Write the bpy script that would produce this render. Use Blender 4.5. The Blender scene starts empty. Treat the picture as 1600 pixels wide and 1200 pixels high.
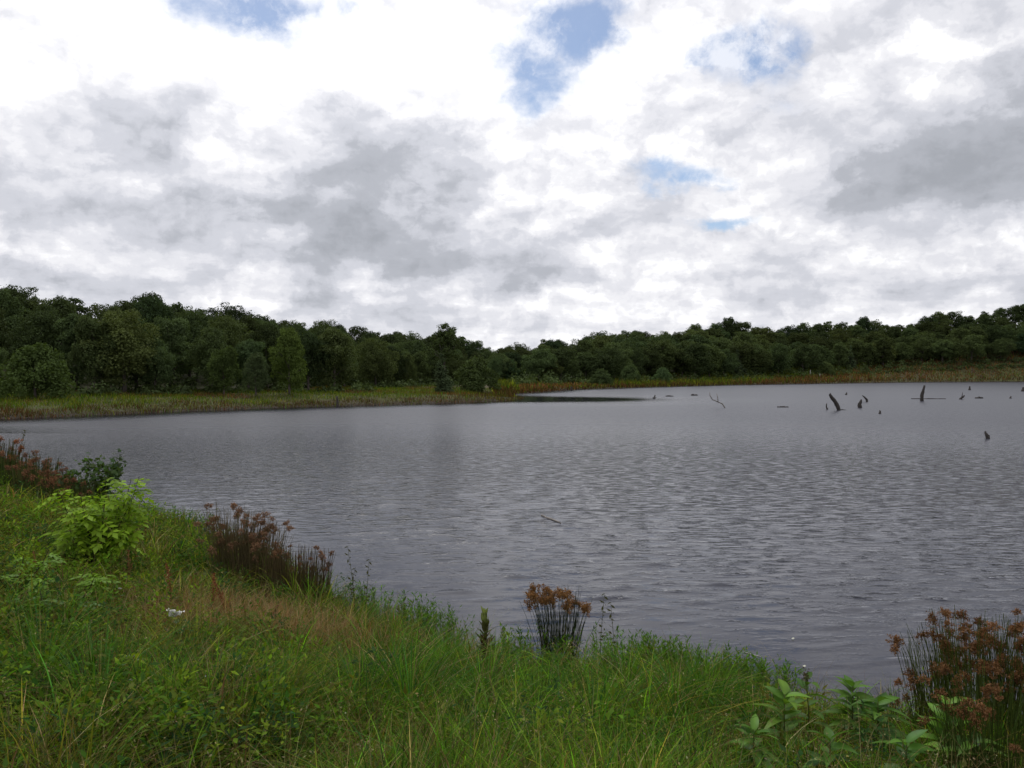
import bpy, math
import numpy as np
from mathutils import Vector, Matrix

S = bpy.context.scene
COL = S.collection
R = math.radians
FPX, HOR, CAMH = 1256.0, 583.0, 3.0      # photo focal length / horizon row (1600x1200), eye height over the water
rng = np.random.default_rng(7)

# ------------------------------------------------------------------ camera, sky, sun, exposure
cam = bpy.data.cameras.new('camera')
cam.sensor_width = 36.0
cam.lens = 36.0 * FPX / 1600.0
cam.clip_start, cam.clip_end = 0.05, 6000
co = bpy.data.objects.new('camera', cam)
co.location = (0, 0, CAMH)
co.rotation_euler = (R(90) - math.atan((600 - HOR) / FPX), 0, 0)
COL.objects.link(co)
S.camera = co
S.render.engine = 'CYCLES'
S.cycles.use_denoising = True
S.cycles.max_bounces = 5
S.cycles.diffuse_bounces = 3
S.cycles.glossy_bounces = 3
S.cycles.transmission_bounces = 3
S.cycles.caustics_reflective = False
S.cycles.caustics_refractive = False
S.view_settings.view_transform = 'Standard'
S.view_settings.look = 'None'
S.view_settings.exposure = 0.0
S.view_settings.gamma = 1.0
S.view_settings.use_curve_mapping = False

SUN_AZ, SUN_EL = R(-12), R(52)            # azimuth measured from +Y towards +X
sd = bpy.data.lights.new('sun', 'SUN')
sd.energy = 1.25
sd.angle = R(26)
sd.color = (1.0, 0.96, 0.9)
so = bpy.data.objects.new('sun', sd)
sdir = Vector((math.sin(SUN_AZ) * math.cos(SUN_EL), math.cos(SUN_AZ) * math.cos(SUN_EL), math.sin(SUN_EL)))
so.rotation_euler = (-sdir).to_track_quat('-Z', 'Y').to_euler()
so.location = (0, 0, 60)
COL.objects.link(so)


class NT:
    """tiny expression builder over a node tree"""
    def __init__(s, tree):
        s.t = tree
    def n(s, typ, **kw):
        nd = s.t.nodes.new(typ)
        for k, v in kw.items():
            setattr(nd, k, v)
        return nd
    def put(s, sock, v):
        if isinstance(v, bpy.types.NodeSocket):
            s.t.links.new(v, sock)
        elif v is not None:
            sock.default_value = v
    def m(s, op, a, b=None, c=None, clamp=False):
        nd = s.n('ShaderNodeMath', operation=op)
        nd.use_clamp = clamp
        s.put(nd.inputs[0], a)
        if b is not None: s.put(nd.inputs[1], b)
        if c is not None: s.put(nd.inputs[2], c)
        return nd.outputs[0]
    def add(s, a, b): return s.m('ADD', a, b)
    def sub(s, a, b): return s.m('SUBTRACT', a, b)
    def mul(s, a, b): return s.m('MULTIPLY', a, b)
    def v(s, op, a, b=None, scale=None):
        nd = s.n('ShaderNodeVectorMath', operation=op)
        s.put(nd.inputs[0], a)
        if b is not None: s.put(nd.inputs[1], b)
        if scale is not None: s.put(nd.inputs[3], scale)
        return nd.outputs['Value'] if op in ('LENGTH', 'DOT_PRODUCT', 'DISTANCE') else nd.outputs[0]
    def xyz(s, x, y, z):
        nd = s.n('ShaderNodeCombineXYZ')
        s.put(nd.inputs[0], x); s.put(nd.inputs[1], y); s.put(nd.inputs[2], z)
        return nd.outputs[0]
    def noise(s, vec, scale, detail=6.0, rough=0.55, color=False, dist=0.0):
        nd = s.n('ShaderNodeTexNoise')
        s.put(nd.inputs['Vector'], vec)
        nd.inputs['Scale'].default_value = scale
        nd.inputs['Detail'].default_value = detail
        nd.inputs['Roughness'].default_value = rough
        nd.inputs['Distortion'].default_value = dist
        return nd.outputs['Color' if color else 'Fac']
    def ramp(s, fac, stops, interp='LINEAR'):
        nd = s.n('ShaderNodeValToRGB')
        nd.color_ramp.interpolation = interp
        els = nd.color_ramp.elements
        while len(els) < len(stops): els.new(0.5)
        for e, (p, c) in zip(els, stops):
            e.position = p
            e.color = (*c, 1) if len(c) == 3 else c
        s.put(nd.inputs[0], fac)
        return nd.outputs[0]
    def mix(s, fac, a, b, typ='MIX'):
        nd = s.n('ShaderNodeMix', data_type='RGBA', blend_type=typ)
        s.put(nd.inputs[0], fac)
        for sock, val in ((nd.inputs[6], a), (nd.inputs[7], b)):
            if isinstance(val, tuple) and len(val) == 3: val = (*val, 1)
            s.put(sock, val)
        return nd.outputs[2]
    def smooth(s, x, a, b):
        nd = s.n('ShaderNodeMapRange', interpolation_type='SMOOTHSTEP')
        s.put(nd.inputs[0], x)
        nd.inputs[1].default_value, nd.inputs[2].default_value = a, b
        return nd.outputs[0]


W = bpy.data.worlds.new('World')
S.world = W
W.use_nodes = True
W.node_tree.nodes.clear()
w = NT(W.node_tree)
sky = w.n('ShaderNodeTexSky', sky_type='NISHITA')
sky.sun_disc = False
sky.sun_elevation = SUN_EL
sky.sun_rotation = SUN_AZ
sky.air_density, sky.dust_density, sky.ozone_density = 1.0, 0.6, 1.5
D = w.n('ShaderNodeTexCoord').outputs['Generated']
sp = w.n('ShaderNodeSeparateXYZ'); w.put(sp.inputs[0], D)
dx, dy, dz = sp.outputs
zc = w.m('MAXIMUM', dz, 0.0)
inv = w.m('DIVIDE', 1.0, w.add(zc, 0.13))
q = w.xyz(w.mul(dx, inv), w.mul(dy, inv), 0.0)                    # the cloud layer seen from below
warp = w.v('SUBTRACT', w.noise(q, 2.2, 5, 0.6, color=True), (0.5, 0.5, 0.5))
ws = w.n('ShaderNodeSeparateXYZ'); w.put(ws.inputs[0], warp)
iw = w.v('SUBTRACT', w.noise(D, 9.0, 7, 0.62, color=True), (0.5, 0.5, 0.5))
iws = w.n('ShaderNodeSeparateXYZ'); w.put(iws.inputs[0], iw)
az = w.add(w.m('ARCTAN2', dx, dy), w.add(w.mul(ws.outputs[0], 0.10), w.mul(iws.outputs[0], 0.16)))
el = w.add(w.m('ARCSINE', dz), w.add(w.mul(ws.outputs[1], 0.045), w.mul(iws.outputs[1], 0.09)))


def blobs(items):
    """soft cloud masses at compass bearings / elevations"""
    tot = 0.0
    for px, py, sx, sy, amt in items:
        a0 = math.atan((px - 800) / FPX)
        e0 = math.atan((HOR - py) / math.hypot(FPX, px - 800))
        u = w.mul(w.sub(az, a0), FPX / sx)
        v = w.mul(w.sub(el, e0), FPX / sy)
        g = w.m('EXPONENT', w.mul(w.add(w.mul(u, u), w.mul(v, v)), -1.0))
        tot = w.m('MULTIPLY_ADD', g, amt, tot)
    return tot


dark_b = blobs([(600, 300, 130, 110, .62), (470, 345, 230, 65, .42), (235, 195, 110, 75, .42), (520, 385, 170, 35, .35),
                (640, 420, 160, 25, .4), (860, 443, 110, 18, .42), (1560, 225, 190, 75, .85), (1400, 290, 170, 40, .42),
                (60, 320, 150, 35, .3), (40, 432, 120, 24, .45), (390, 455, 190, 24, .28), (1500, 440, 190, 24, .38),
                (1230, 410, 130, 22, .28), (1000, 340, 80, 40, .18), (1250, 180, 120, 60, .15), (1380, 60, 130, 60, .12),
                (420, 60, 280, 75, -.5), (60, 60, 200, 80, -.35), (370, 245, 75, 30, -.35), (655, 362, 55, 26, -.38),
                (770, 260, 70, 90, -.3), (960, 130, 60, 45, -.3), (1440, 95, 50, 40, -.35), (1290, 275, 60, 45, -.25),
                (650, 90, 120, 60, -.3), (160, 400, 160, 22, -.2), (1100, 390, 160, 25, -.2), (430, 375, 60, 14, -.25)])
hole_b = blobs([(880, 62, 60, 45, .3), (850, 95, 75, 55, .62), (925, 25, 60, 42, .55), (800, 135, 60, 40, .45), (420, 6, 120, 34, .75),
                (1055, 276, 85, 18, .82), (1140, 78, 46, 27, .80), (1205, 75, 56, 46, .50), (1108, 345, 62, 10, .66),
                (465, 488, 22, 8, .4), (905, 60, 50, 60, .3), (1215, 170, 40, 20, .2)])
n1 = w.noise(q, 1.35, 9, 0.56, dist=0.3)
q2 = w.v('MULTIPLY', q, (0.955, 0.955, 1.0))
n1s = w.noise(q2, 1.35, 9, 0.56, dist=0.3)                        # the same clouds a little nearer the sun
n2 = w.noise(D, 6.5, 8, 0.6)
n3 = w.noise(q, 0.55, 3, 0.5)
emb = w.sub(n1, n1s)
Dq = w.v('MULTIPLY', D, (1.0, 1.0, 1.55))                        # puffs are wider than tall
Dw = w.v('ADD', Dq, w.v('SCALE', iw, scale=0.06))
n4 = w.noise(Dw, 12.0, 9, 0.56)
n4s = w.noise(w.v('ADD', Dw, (-0.006, 0.0, 0.020)), 12.0, 9, 0.56)
puff = w.sub(n4, n4s)
n5 = w.noise(w.v('ADD', w.v('MULTIPLY', D, (1.0, 1.0, 1.9)), w.v('SCALE', iw, scale=0.10)), 5.2, 10, 0.55)
crisp = w.add(w.mul(w.smooth(n5, 0.45, 0.53), 0.6), w.mul(w.smooth(n4, 0.45, 0.53), 0.4))
shade = w.add(w.mul(w.sub(n1, 0.5), 0.26), w.add(w.mul(w.sub(n2, 0.5), 0.5), w.mul(w.sub(0.5, crisp), 0.33)))
shade = w.add(shade, w.mul(w.sub(n3, 0.5), 0.25))
shade = w.add(shade, w.add(w.mul(emb, -0.9), w.add(w.mul(puff, 1.9), w.mul(w.sub(n4, 0.5), -0.35))))
shade = w.mul(w.add(w.add(shade, w.mul(dark_b, 1.02)), 0.155), 0.74)
cc = w.ramp(shade, [(0.0, (1.10, 1.10, 1.13)), (0.08, (0.97, 0.97, 1.01)), (0.18, (0.86, 0.865, 0.92)),
                    (0.36, (0.70, 0.715, 0.78)), (0.64, (0.51, 0.53, 0.585)), (1.0, (0.41, 0.43, 0.475))], 'EASE')
sunv = w.v('DOT_PRODUCT', D, tuple(sdir))
glow = w.m('POWER', w.m('MAXIMUM', sunv, 0.0), 7.0)
cc = w.v('SCALE', cc, scale=w.add(9.1, w.mul(glow, 3.5)))
cover = w.add(w.sub(hole_b, 0.0), w.add(w.mul(w.sub(n1, 0.5), -0.8), w.add(w.mul(w.sub(n2, 0.52), -1.5), w.mul(w.sub(n4, 0.5), -1.8))))
hole = w.mul(w.smooth(cover, 0.10, 0.95), w.smooth(hole_b, 0.06, 0.26))
skyc = w.mix(1.0, sky.outputs[0], (0.92, 0.95, 1.0), 'MULTIPLY')
n6 = w.noise(w.v('ADD', D, w.v('SCALE', iw, scale=0.05)), 16.0, 8, 0.62)
hole = w.mul(hole, w.add(0.30, w.mul(w.smooth(n6, 0.66, 0.46), 0.70)))          # thin shreds of cloud drift across the gaps
col = w.mix(w.mul(hole, 0.95), cc, skyc)
bg = w.n('ShaderNodeBackground')
w.put(bg.inputs[0], col)
bg.inputs[1].default_value = 0.1
wo = w.n('ShaderNodeOutputWorld')
w.t.links.new(bg.outputs[0], wo.inputs[0])


# ------------------------------------------------------------------ object helpers
def tag(o, label=None, cat=None, group=None, kind=None):
    for k, v in (('label', label), ('category', cat), ('group', group), ('kind', kind)):
        if v: o[k] = v
    return o


def link(name, me, mat=None, parent=None, loc=None, kind=None):
    o = bpy.data.objects.new(name, me)
    COL.objects.link(o)
    if mat and me is not None and not me.materials: me.materials.append(mat)
    if parent: o.parent = parent
    if loc is not None: o.location = loc
    if kind: o['kind'] = kind
    return o


def empty(name, label, cat, loc=(0, 0, 0), rz=0.0, group=None):
    o = bpy.data.objects.new(name, None)
    o.empty_display_size = 0.2
    COL.objects.link(o)
    o.location = loc
    o.rotation_euler = (0, 0, rz)
    return tag(o, label, cat, group)


def meshnp(name, V, F, tone=None, smooth=False, cols=None):
    V = np.asarray(V, np.float32).reshape(-1, 3)
    F = np.asarray(F, np.int32)
    k = F.shape[1]
    me = bpy.data.meshes.new(name)
    me.vertices.add(len(V)); me.vertices.foreach_set('co', V.ravel())
    me.loops.add(F.size); me.loops.foreach_set('vertex_index', F.ravel())
    me.polygons.add(len(F))
    me.polygons.foreach_set('loop_start', np.arange(0, F.size, k, dtype=np.int32))
    if smooth: me.polygons.foreach_set('use_smooth', np.ones(len(F), bool))
    if tone is not None:
        a = me.attributes.new('tone', 'FLOAT', 'POINT')
        a.data.foreach_set('value', np.asarray(tone, np.float32).ravel())
    if cols is not None:
        a = me.attributes.new('leafcol', 'FLOAT_COLOR', 'POINT')
        c = np.ones((len(V), 4), np.float32); c[:, :3] = cols
        a.data.foreach_set('color', c.ravel())
    me.update(calc_edges=True)
    return me


def nrm(v):
    return v / np.maximum(np.linalg.norm(v, axis=-1, keepdims=True), 1e-9)


def tube(pts, rads, sides=6, jitter=0.0, seed=0):
    """tapered tube along pts, closed at both ends; returns V, F(quads)"""
    pts = np.asarray(pts, float); n = len(pts)
    g = np.random.default_rng(seed)
    T = nrm(np.gradient(pts, axis=0))
    up = np.array([0.31, 0.95, 0.05]) if abs(T[0][2]) > 0.7 else np.array([0.0, 0.0, 1.0])
    A = nrm(np.cross(T, up)); B = np.cross(T, A)
    ang = np.linspace(0, 2 * np.pi, sides, endpoint=False)
    rr = np.asarray(rads, float)[:, None] * (1 + jitter * g.uniform(-1, 1, (n, sides)))
    V = pts[:, None] + rr[..., None] * (np.cos(ang)[None, :, None] * A[:, None] + np.sin(ang)[None, :, None] * B[:, None])
    V = V.reshape(-1, 3)
    F = []
    for i in range(n - 1):
        for j in range(sides):
            a, b = i * sides + j, i * sides + (j + 1) % sides
            F.append((a, b, b + sides, a + sides))
    for base, rev in ((0, True), ((n - 1) * sides, False)):
        for j in range(1, sides - 1, 2):
            f = (base, base + j, base + j + 1, base + (j + 2) % sides)
            F.append(f[::-1] if rev else f)
    return V, np.array(F, np.int32)


def joinq(parts):
    Vs, Fs, off = [], [], 0
    for V, F in parts:
        Vs.append(V); Fs.append(F + off); off += len(V)
    return np.concatenate(Vs), np.concatenate(Fs)


# ------------------------------------------------------------------ materials
def mat_new(name):
    m = bpy.data.materials.new(name)
    m.use_nodes = True
    m.node_tree.nodes.clear()
    return m, NT(m.node_tree)


def finish(m, t, shader, disp=None):
    o = t.n('ShaderNodeOutputMaterial')
    t.t.links.new(shader, o.inputs[0])
    return m


def leafy(name, base, transl=0.35, gloss=0.05, rough=0.45, use_cols=False, obj_tint=True, var=0.5, tcol=(1.25, 1.3, 0.6)):
    m, t = mat_new(name)
    tn = t.n('ShaderNodeAttribute'); tn.attribute_name = 'tone'
    if use_cols:
        a = t.n('ShaderNodeAttribute'); a.attribute_name = 'leafcol'
        c = a.outputs['Color']
    else:
        c = t.mix(1.0, (*base, 1), t.xyz(tn.outputs['Fac'], tn.outputs['Fac'], tn.outputs['Fac']), 'MULTIPLY')
    if obj_tint:
        oi = t.n('ShaderNodeObjectInfo')
        c = t.mix(1.0, c, oi.outputs['Color'], 'MULTIPLY')
    geo = t.n('ShaderNodeNewGeometry')
    nz = t.noise(geo.outputs['Position'], 14.0, 3)
    c = t.mix(var, c, t.mix(1.0, c, t.ramp(nz, [(0.25, (0.55, 0.6, 0.5)), (0.75, (1.35, 1.3, 1.3))]), 'MULTIPLY'))
    d = t.n('ShaderNodeBsdfDiffuse'); t.put(d.inputs[0], c)
    tr = t.n('ShaderNodeBsdfTranslucent'); t.put(tr.inputs[0], t.mix(1.0, c, tcol, 'MULTIPLY'))
    mx = t.n('ShaderNodeMixShader'); mx.inputs[0].default_value = transl
    t.t.links.new(d.outputs[0], mx.inputs[1]); t.t.links.new(tr.outputs[0], mx.inputs[2])
    gloss *= 0.25
    gl = t.n('ShaderNodeBsdfGlossy'); gl.inputs['Roughness'].default_value = rough
    gl.inputs[0].default_value = (0.8, 0.85, 0.9, 1)
    m2 = t.n('ShaderNodeMixShader'); m2.inputs[0].default_value = gloss
    t.t.links.new(mx.outputs[0], m2.inputs[1]); t.t.links.new(gl.outputs[0], m2.inputs[2])
    return finish(m, t, m2.outputs[0])


def barky(name, c1, c2, scale=18.0, rough=0.9):
    m, t = mat_new(name)
    tc = t.n('ShaderNodeTexCoord').outputs['Object']
    st = t.v('MULTIPLY', tc, (1.0, 1.0, 0.18))
    f = t.noise(st, scale, 6, 0.65)
    p = t.n('ShaderNodeBsdfPrincipled')
    t.put(p.inputs['Base Color'], t.ramp(f, [(0.3, c1), (0.7, c2)]))
    p.inputs['Roughness'].default_value = rough
    b = t.n('ShaderNodeBump'); b.inputs['Strength'].default_value = 0.6; b.inputs['Distance'].default_value = 0.02
    t.put(b.inputs['Height'], f)
    t.put(p.inputs['Normal'], b.outputs[0])
    return finish(m, t, p.outputs[0])


M_CROWN = leafy('oak_leaves', (0.058, 0.080, 0.030), transl=0.22, gloss=0.02, var=0.35)
M_CEDAR = leafy('cedar_needles', (0.045, 0.062, 0.032), transl=0.12, gloss=0.015, var=0.35)
M_BARK = barky('oak_bark', (0.035, 0.028, 0.022), (0.12, 0.10, 0.085))
M_DEAD = barky('wet_dead_wood', (0.012, 0.010, 0.009), (0.055, 0.046, 0.04), 14)
M_GREYWOOD = barky('grey_driftwood', (0.11, 0.095, 0.08), (0.26, 0.235, 0.21), 20)
M_PALEPOST = barky('weathered_pale_wood', (0.25, 0.235, 0.21), (0.42, 0.40, 0.37), 10)
M_GRASS = leafy('grass_blades', (1, 1, 1), transl=0.36, gloss=0.012, use_cols=True, obj_tint=False, var=0.25)
M_LEAF = leafy('weed_leaves', (1, 1, 1), transl=0.32, gloss=0.06, rough=0.4, use_cols=True, obj_tint=True, var=0.3)
M_STEM = leafy('rush_stems', (0.035, 0.05, 0.018), transl=0.1, gloss=0.06, var=0.3)
M_RUST = leafy('rusty_seed_heads', (0.185, 0.102, 0.048), transl=0.3, gloss=0.0, var=0.5, tcol=(1.3, 1.0, 0.7))
M_DOCK = leafy('dock_seeds', (0.155, 0.082, 0.046), transl=0.25, gloss=0.0, var=0.5, tcol=(1.2, 1.0, 0.8))
M_PETAL = leafy('white_petals', (0.78, 0.78, 0.76), transl=0.3, gloss=0.0, var=0.1, tcol=(1, 1, 1))

# ------------------------------------------------------------------ terrain
def at0(px, py, z=0.0):
    Y = (CAMH - z) * FPX / (py - HOR)
    return ((px - 800) / FPX * Y, Y)

SHORE = [at0(1600, 1142), at0(1480, 1136), at0(1380, 1124), at0(1290, 1112), at0(1200, 1092), at0(1100, 1070), at0(1000, 1054),
         at0(930, 1046), at0(850, 1046), at0(770, 1032), at0(690, 1012), at0(600, 974), at0(520, 940), at0(420, 884),
         at0(330, 838), at0(230, 812), at0(150, 778), at0(60, 744), at0(0, 722),
         (-30, 39), (-45, 44), (-58, 48), (-62, 54), (-52, 55.5), (-42, 53.5)]
SHORE += [at0(0, 655), at0(100, 651), at0(200, 646.5), at0(300, 642), at0(400, 638.5), at0(480, 635.5), at0(600, 633), at0(720, 629.5),
          at0(790, 626.5), at0(815, 622), at0(790, 618.5), at0(776, 617), at0(800, 615), at0(838, 613), at0(870, 609.5), at0(950, 606.5),
          at0(1040, 604.0), at0(1120, 601.8), at0(1200, 600.6), at0(1300, 599.0), at0(1400, 597.4), at0(1500, 596.8), at0(1600, 596.4),
          (230, 270), (255, 210), (215, 140), (130, 70), (60, 30), (25, 12), (10, 7.0), (6.5, 6.6)]
SH = np.array(SHORE)


def shore_dist(X, Y):
    """distance to the shoreline: > 0 on land, < 0 over the pond"""
    X = np.asarray(X, float); Y = np.asarray(Y, float)
    A, B = SH, np.roll(SH, -1, axis=0)
    best = np.full(X.shape, 1e9); inside = np.zeros(X.shape, bool)
    for (ax, ay), (bx, by) in zip(A, B):
        ex, ey = bx - ax, by - ay
        t = np.clip(((X - ax) * ex + (Y - ay) * ey) / (ex * ex + ey * ey), 0, 1)
        best = np.minimum(best, (X - ax - t * ex) ** 2 + (Y - ay - t * ey) ** 2)
        c = (ay > Y) != (by > Y)
        with np.errstate(divide='ignore', invalid='ignore'):
            xi = ax + (Y - ay) * ex / (ey if ey else 1e-9)
        inside ^= c & (X < xi)
    d = np.sqrt(best)
    return np.where(inside, -d, d)


SKYLINE = np.array([(-900, 470), (-300, 452), (0, 450), (30, 455), (60, 470), (90, 468), (130, 470), (180, 480), (215, 468), (240, 464), (270, 482), (310, 490),
                    (345, 479), (380, 490), (420, 496), (470, 500), (520, 505), (580, 513), (640, 521), (675, 515), (697, 509), (725, 522), (745, 534), (775, 541),
                    (820, 538), (850, 531), (900, 528), (960, 518), (1000, 516), (1050, 512), (1080, 505), (1105, 510), (1130, 497), (1165, 504),
                    (1190, 512), (1230, 510), (1250, 500), (1290, 502), (1320, 508), (1350, 497), (1380, 509), (1420, 510), (1450, 493), (1480, 488),
                    (1515, 496), (1550, 485), (1600, 477), (1900, 470), (2600, 480)], float)


def skyline(px): return np.interp(px, SKYLINE[:, 0], SKYLINE[:, 1])


_sx = np.linspace(-900, 2600, 400)
_k = np.exp(-np.linspace(-2, 2, 31) ** 2); _k /= _k.sum()
_sm = np.convolve(np.pad(skyline(_sx), 15, mode='edge'), _k, mode='valid')


def sstep(a, b, x):
    t = np.clip((np.asarray(x, float) - a) / (b - a), 0, 1)
    return t * t * (3 - 2 * t)


def vnoise(X, Y, s, seed=0):
    """cheap smooth noise: a few rotated sine products"""
    g = np.random.default_rng(seed)
    out = 0.0
    for i in range(6):
        a = g.uniform(0, 6.28); k = g.uniform(0.6, 1.7) / s; p, p2 = g.uniform(0, 6.28, 2)
        u = X * math.cos(a) + Y * math.sin(a); v = -X * math.sin(a) + Y * math.cos(a)
        out = out + np.sin(u * k * 2 + p) * np.cos(v * k * 1.6 + p2)
    return out / 3.0


def height(X, Y):
    X = np.asarray(X, float); Y = np.asarray(Y, float)
    d = shore_dist(X, Y)
    r = np.hypot(X, Y)
    far = sstep(30, 50, r) * sstep(-40, 20, Y)
    dl = np.maximum(d, 0)
    near = 1.5 * np.tanh(dl / 6.5) + 0.045 * vnoise(X, Y, 1.1, 3) * np.clip(dl, 0, 1)
    px = np.clip(800 + FPX * X / np.maximum(Y, 1.0), -900, 2600)
    e = (HOR - np.interp(px, _sx, _sm)) / FPX
    crest = np.maximum(e * (r + 0.0) + CAMH - np.where(px < 790, 9.5, 11.0), 0.8)
    bank = 0.95 * np.tanh(dl / 14.0) + 0.12 * vnoise(X, Y, 9, 5) * np.clip(dl / 4, 0, 1)
    wide = 40 + 0.12 * np.maximum(r - 100, 0)
    bank = bank + 7.2 * sstep(1080, 1620, px) * sstep(-4, 26, dl) * sstep(90, 150, r)
    rise = sstep(8, wide + 18, dl)
    H = np.clip(crest, 0.8, 24.0) * sstep(1500, 500, r) + 0.8 * sstep(500, 1500, r)
    fh = bank + (np.maximum(H - 0.95 - 7.2 * sstep(1080, 1620, px), 0)) * rise
    land = near * (1 - far) + fh * far
    return np.where(d > 0, land, np.maximum(-1.6, d * 0.25))


def h1(x, y): return float(height(np.array([x]), np.array([y]))[0])


def land(px, py):
    """point of the ground seen at a photo pixel"""
    dirx, dirz = (px - 800) / FPX, (HOR - py) / FPX
    Y = np.geomspace(2.0, 420, 3000)
    z = CAMH + dirz * Y
    k = np.argmax(z <= np.maximum(height(dirx * Y, Y), 0.0))
    return (dirx * Y[k], Y[k], max(z[k], 0.0))


# terrain sheet: rings round the near bank out to the horizon
th = np.concatenate([np.linspace(-np.pi, -R(42), 60, endpoint=False), np.linspace(-R(42), R(42), 420, endpoint=False), np.linspace(R(42), np.pi, 60)])
rr = np.concatenate([[0.02, 0.8], np.geomspace(1.5, 60, 190), np.geomspace(60, 420, 170)[1:], np.geomspace(420, 3500, 20)[1:]])
TX = rr[:, None] * np.sin(th)[None]; TY = rr[:, None] * np.cos(th)[None]
TZ = height(TX, TY)
ni, nj = TX.shape
idx = np.arange(ni * nj).reshape(ni, nj)
F = np.stack([idx[:-1, :-1], idx[1:, :-1], idx[1:, 1:], idx[:-1, 1:]], -1).reshape(-1, 4)[:, ::-1]
m, t = mat_new('bank_earth')
geo = t.n('ShaderNodeNewGeometry')
P = geo.outputs['Position']
f1 = t.noise(P, 0.35, 7, 0.6); f2 = t.noise(P, 5.0, 6, 0.6); f3 = t.noise(P, 0.06, 4, 0.5)
earth = t.ramp(f2, [(0.3, (0.035, 0.026, 0.016)), (0.7, (0.10, 0.075, 0.045))])
turf = t.ramp(f1, [(0.3, (0.035, 0.048, 0.014)), (0.55, (0.07, 0.08, 0.026)), (0.75, (0.12, 0.095, 0.045))])
c = t.mix(t.smooth(t.add(f1, t.mul(f3, 0.8)), 0.6, 1.1), earth, turf)
sz = t.n('ShaderNodeSeparateXYZ'); t.put(sz.inputs[0], P)
wet = t.smooth(sz.outputs[2], 0.30, 0.03)
c = t.mix(wet, c, (0.028, 0.021, 0.014))
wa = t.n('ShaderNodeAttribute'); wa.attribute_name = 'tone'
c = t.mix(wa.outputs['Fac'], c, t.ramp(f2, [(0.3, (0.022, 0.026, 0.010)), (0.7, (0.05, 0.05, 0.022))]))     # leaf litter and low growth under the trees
p = t.n('ShaderNodeBsdfPrincipled'); t.put(p.inputs['Base Color'], c)
p.inputs['Roughness'].default_value = 0.95
p.inputs['Specular IOR Level'].default_value = 0.15
b = t.n('ShaderNodeBump'); b.inputs['Strength'].default_value = 0.8; b.inputs['Distance'].default_value = 0.05
t.put(b.inputs['Height'], f2); t.put(p.inputs['Normal'], b.outputs[0])
finish(m, t, p.outputs[0])
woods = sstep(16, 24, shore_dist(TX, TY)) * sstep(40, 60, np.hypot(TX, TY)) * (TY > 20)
tag(link('ground', meshnp('ground', np.stack([TX, TY, TZ], -1), F, tone=woods, smooth=True), m), kind='structure')

# ------------------------------------------------------------------ water: real ripples near, finer relief in the material
GEOM = 1
wt = np.concatenate([np.linspace(-R(75), -R(40), 24, endpoint=False), np.linspace(-R(40), R(40), 560, endpoint=False), np.linspace(R(40), R(85), 30)])
wr = np.concatenate([np.geomspace(4.0, 70, 520), np.geomspace(70, 420, 60)[1:]])
WX = wr[:, None] * np.sin(wt)[None]; WY = wr[:, None] * np.cos(wt)[None]
dsh = -shore_dist(WX, WY)
spacing = np.gradient(wr)[:, None] * np.ones_like(WX)
gw = np.random.default_rng(21)
NW = 60
lam = np.geomspace(0.20, 1.05, NW)
Sg = np.zeros_like(WX); Vg = np.zeros_like(WX); Vt = 0.0
for i in range(NW):
    L = lam[i]
    a = R(gw.normal(95, 15))
    k = 2 * np.pi / L
    amp = L ** 0.8 / (1 + (L / 0.55) ** 3.0) * gw.uniform(0.6, 1.4)
    ph = gw.uniform(0, 6.28)
    flt = sstep(L / 3.5, L / 7.0, spacing)
    # slow beating so that ripple groups come and go
    grp = 0.85 + 0.35 * np.sin(WX * 0.33 * math.cos(i * 1.7) + WY * 0.21 * math.sin(i * 2.3) + i * 2.1)
    Sg += amp * flt * grp * np.sin(k * (WX * math.cos(a) + WY * math.sin(a)) + ph + 0.6 * np.sin(WX * 0.8 + WY * 0.5 + i))
    Vg += (amp * flt) ** 2 / 2; Vt += amp * amp / 2
keepg = Vg / Vt                                            # how much of the ripple the mesh can still carry here
WZ = 0.0046 * np.exp(1.05 * np.clip(Sg / math.sqrt(Vt), -3, 1.9))
WZ = (WZ - WZ.mean()) * 1.0
calm = (0.12 + 0.88 * sstep(0.2, 3.2, dsh + 0.5 * vnoise(WX, WY, 1.6, 9))) * (0.95 + 0.18 * vnoise(WX, WY, 7, 11))
WZ *= np.clip(calm, 0.08, 1.4)
ni, nj = WX.shape
idx = np.arange(ni * nj).reshape(ni, nj)
F = np.stack([idx[:-1, :-1], idx[1:, :-1], idx[1:, 1:], idx[:-1, 1:]], -1).reshape(-1, 4)[:, ::-1]
# how ruffled the surface is: smooth in the lee of the left point and right under the banks
lee = np.exp(-(((WX - 4.5) / 13.0) ** 2 + ((WY - 92) / 10.5) ** 2)) 
ruff = np.clip((0.25 + 0.75 * sstep(0.2, 4.0, dsh)) * (1 - 0.93 * np.clip(lee * 1.6, 0, 1)) , 0.0, 1.0)
rW = np.hypot(WX, WY)
shel = np.clip((1 - 0.93 * np.clip(lee * 1.6, 0, 1)), 0, 1) * np.where(WY > 40, 0.2 + 0.8 * sstep(0.5, 9.0, dsh), 1.0)
rough_w = 0.05 + 0.27 * (1 - keepg) ** 1.2 * shel * sstep(14, 60, rW)
ruff *= (0.10 + 0.90 * (1 - keepg)) * (1 - 0.25 * sstep(20, 45, rW)) * (1 - 0.65 * sstep(40, 110, rW))      # fine relief takes over where the modelled ripples get too small
ruff *= np.where(WY > 40, 0.25 + 0.75 * sstep(0.5, 9.0, dsh), 1.0)
m, t = mat_new('pond_water')
P = t.n('ShaderNodeNewGeometry').outputs['Position']
at_ = t.n('ShaderNodeAttribute'); at_.attribute_name = 'tone'
pa = t.v('MULTIPLY', P, (2.9, 7.4, 1.0))
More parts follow.
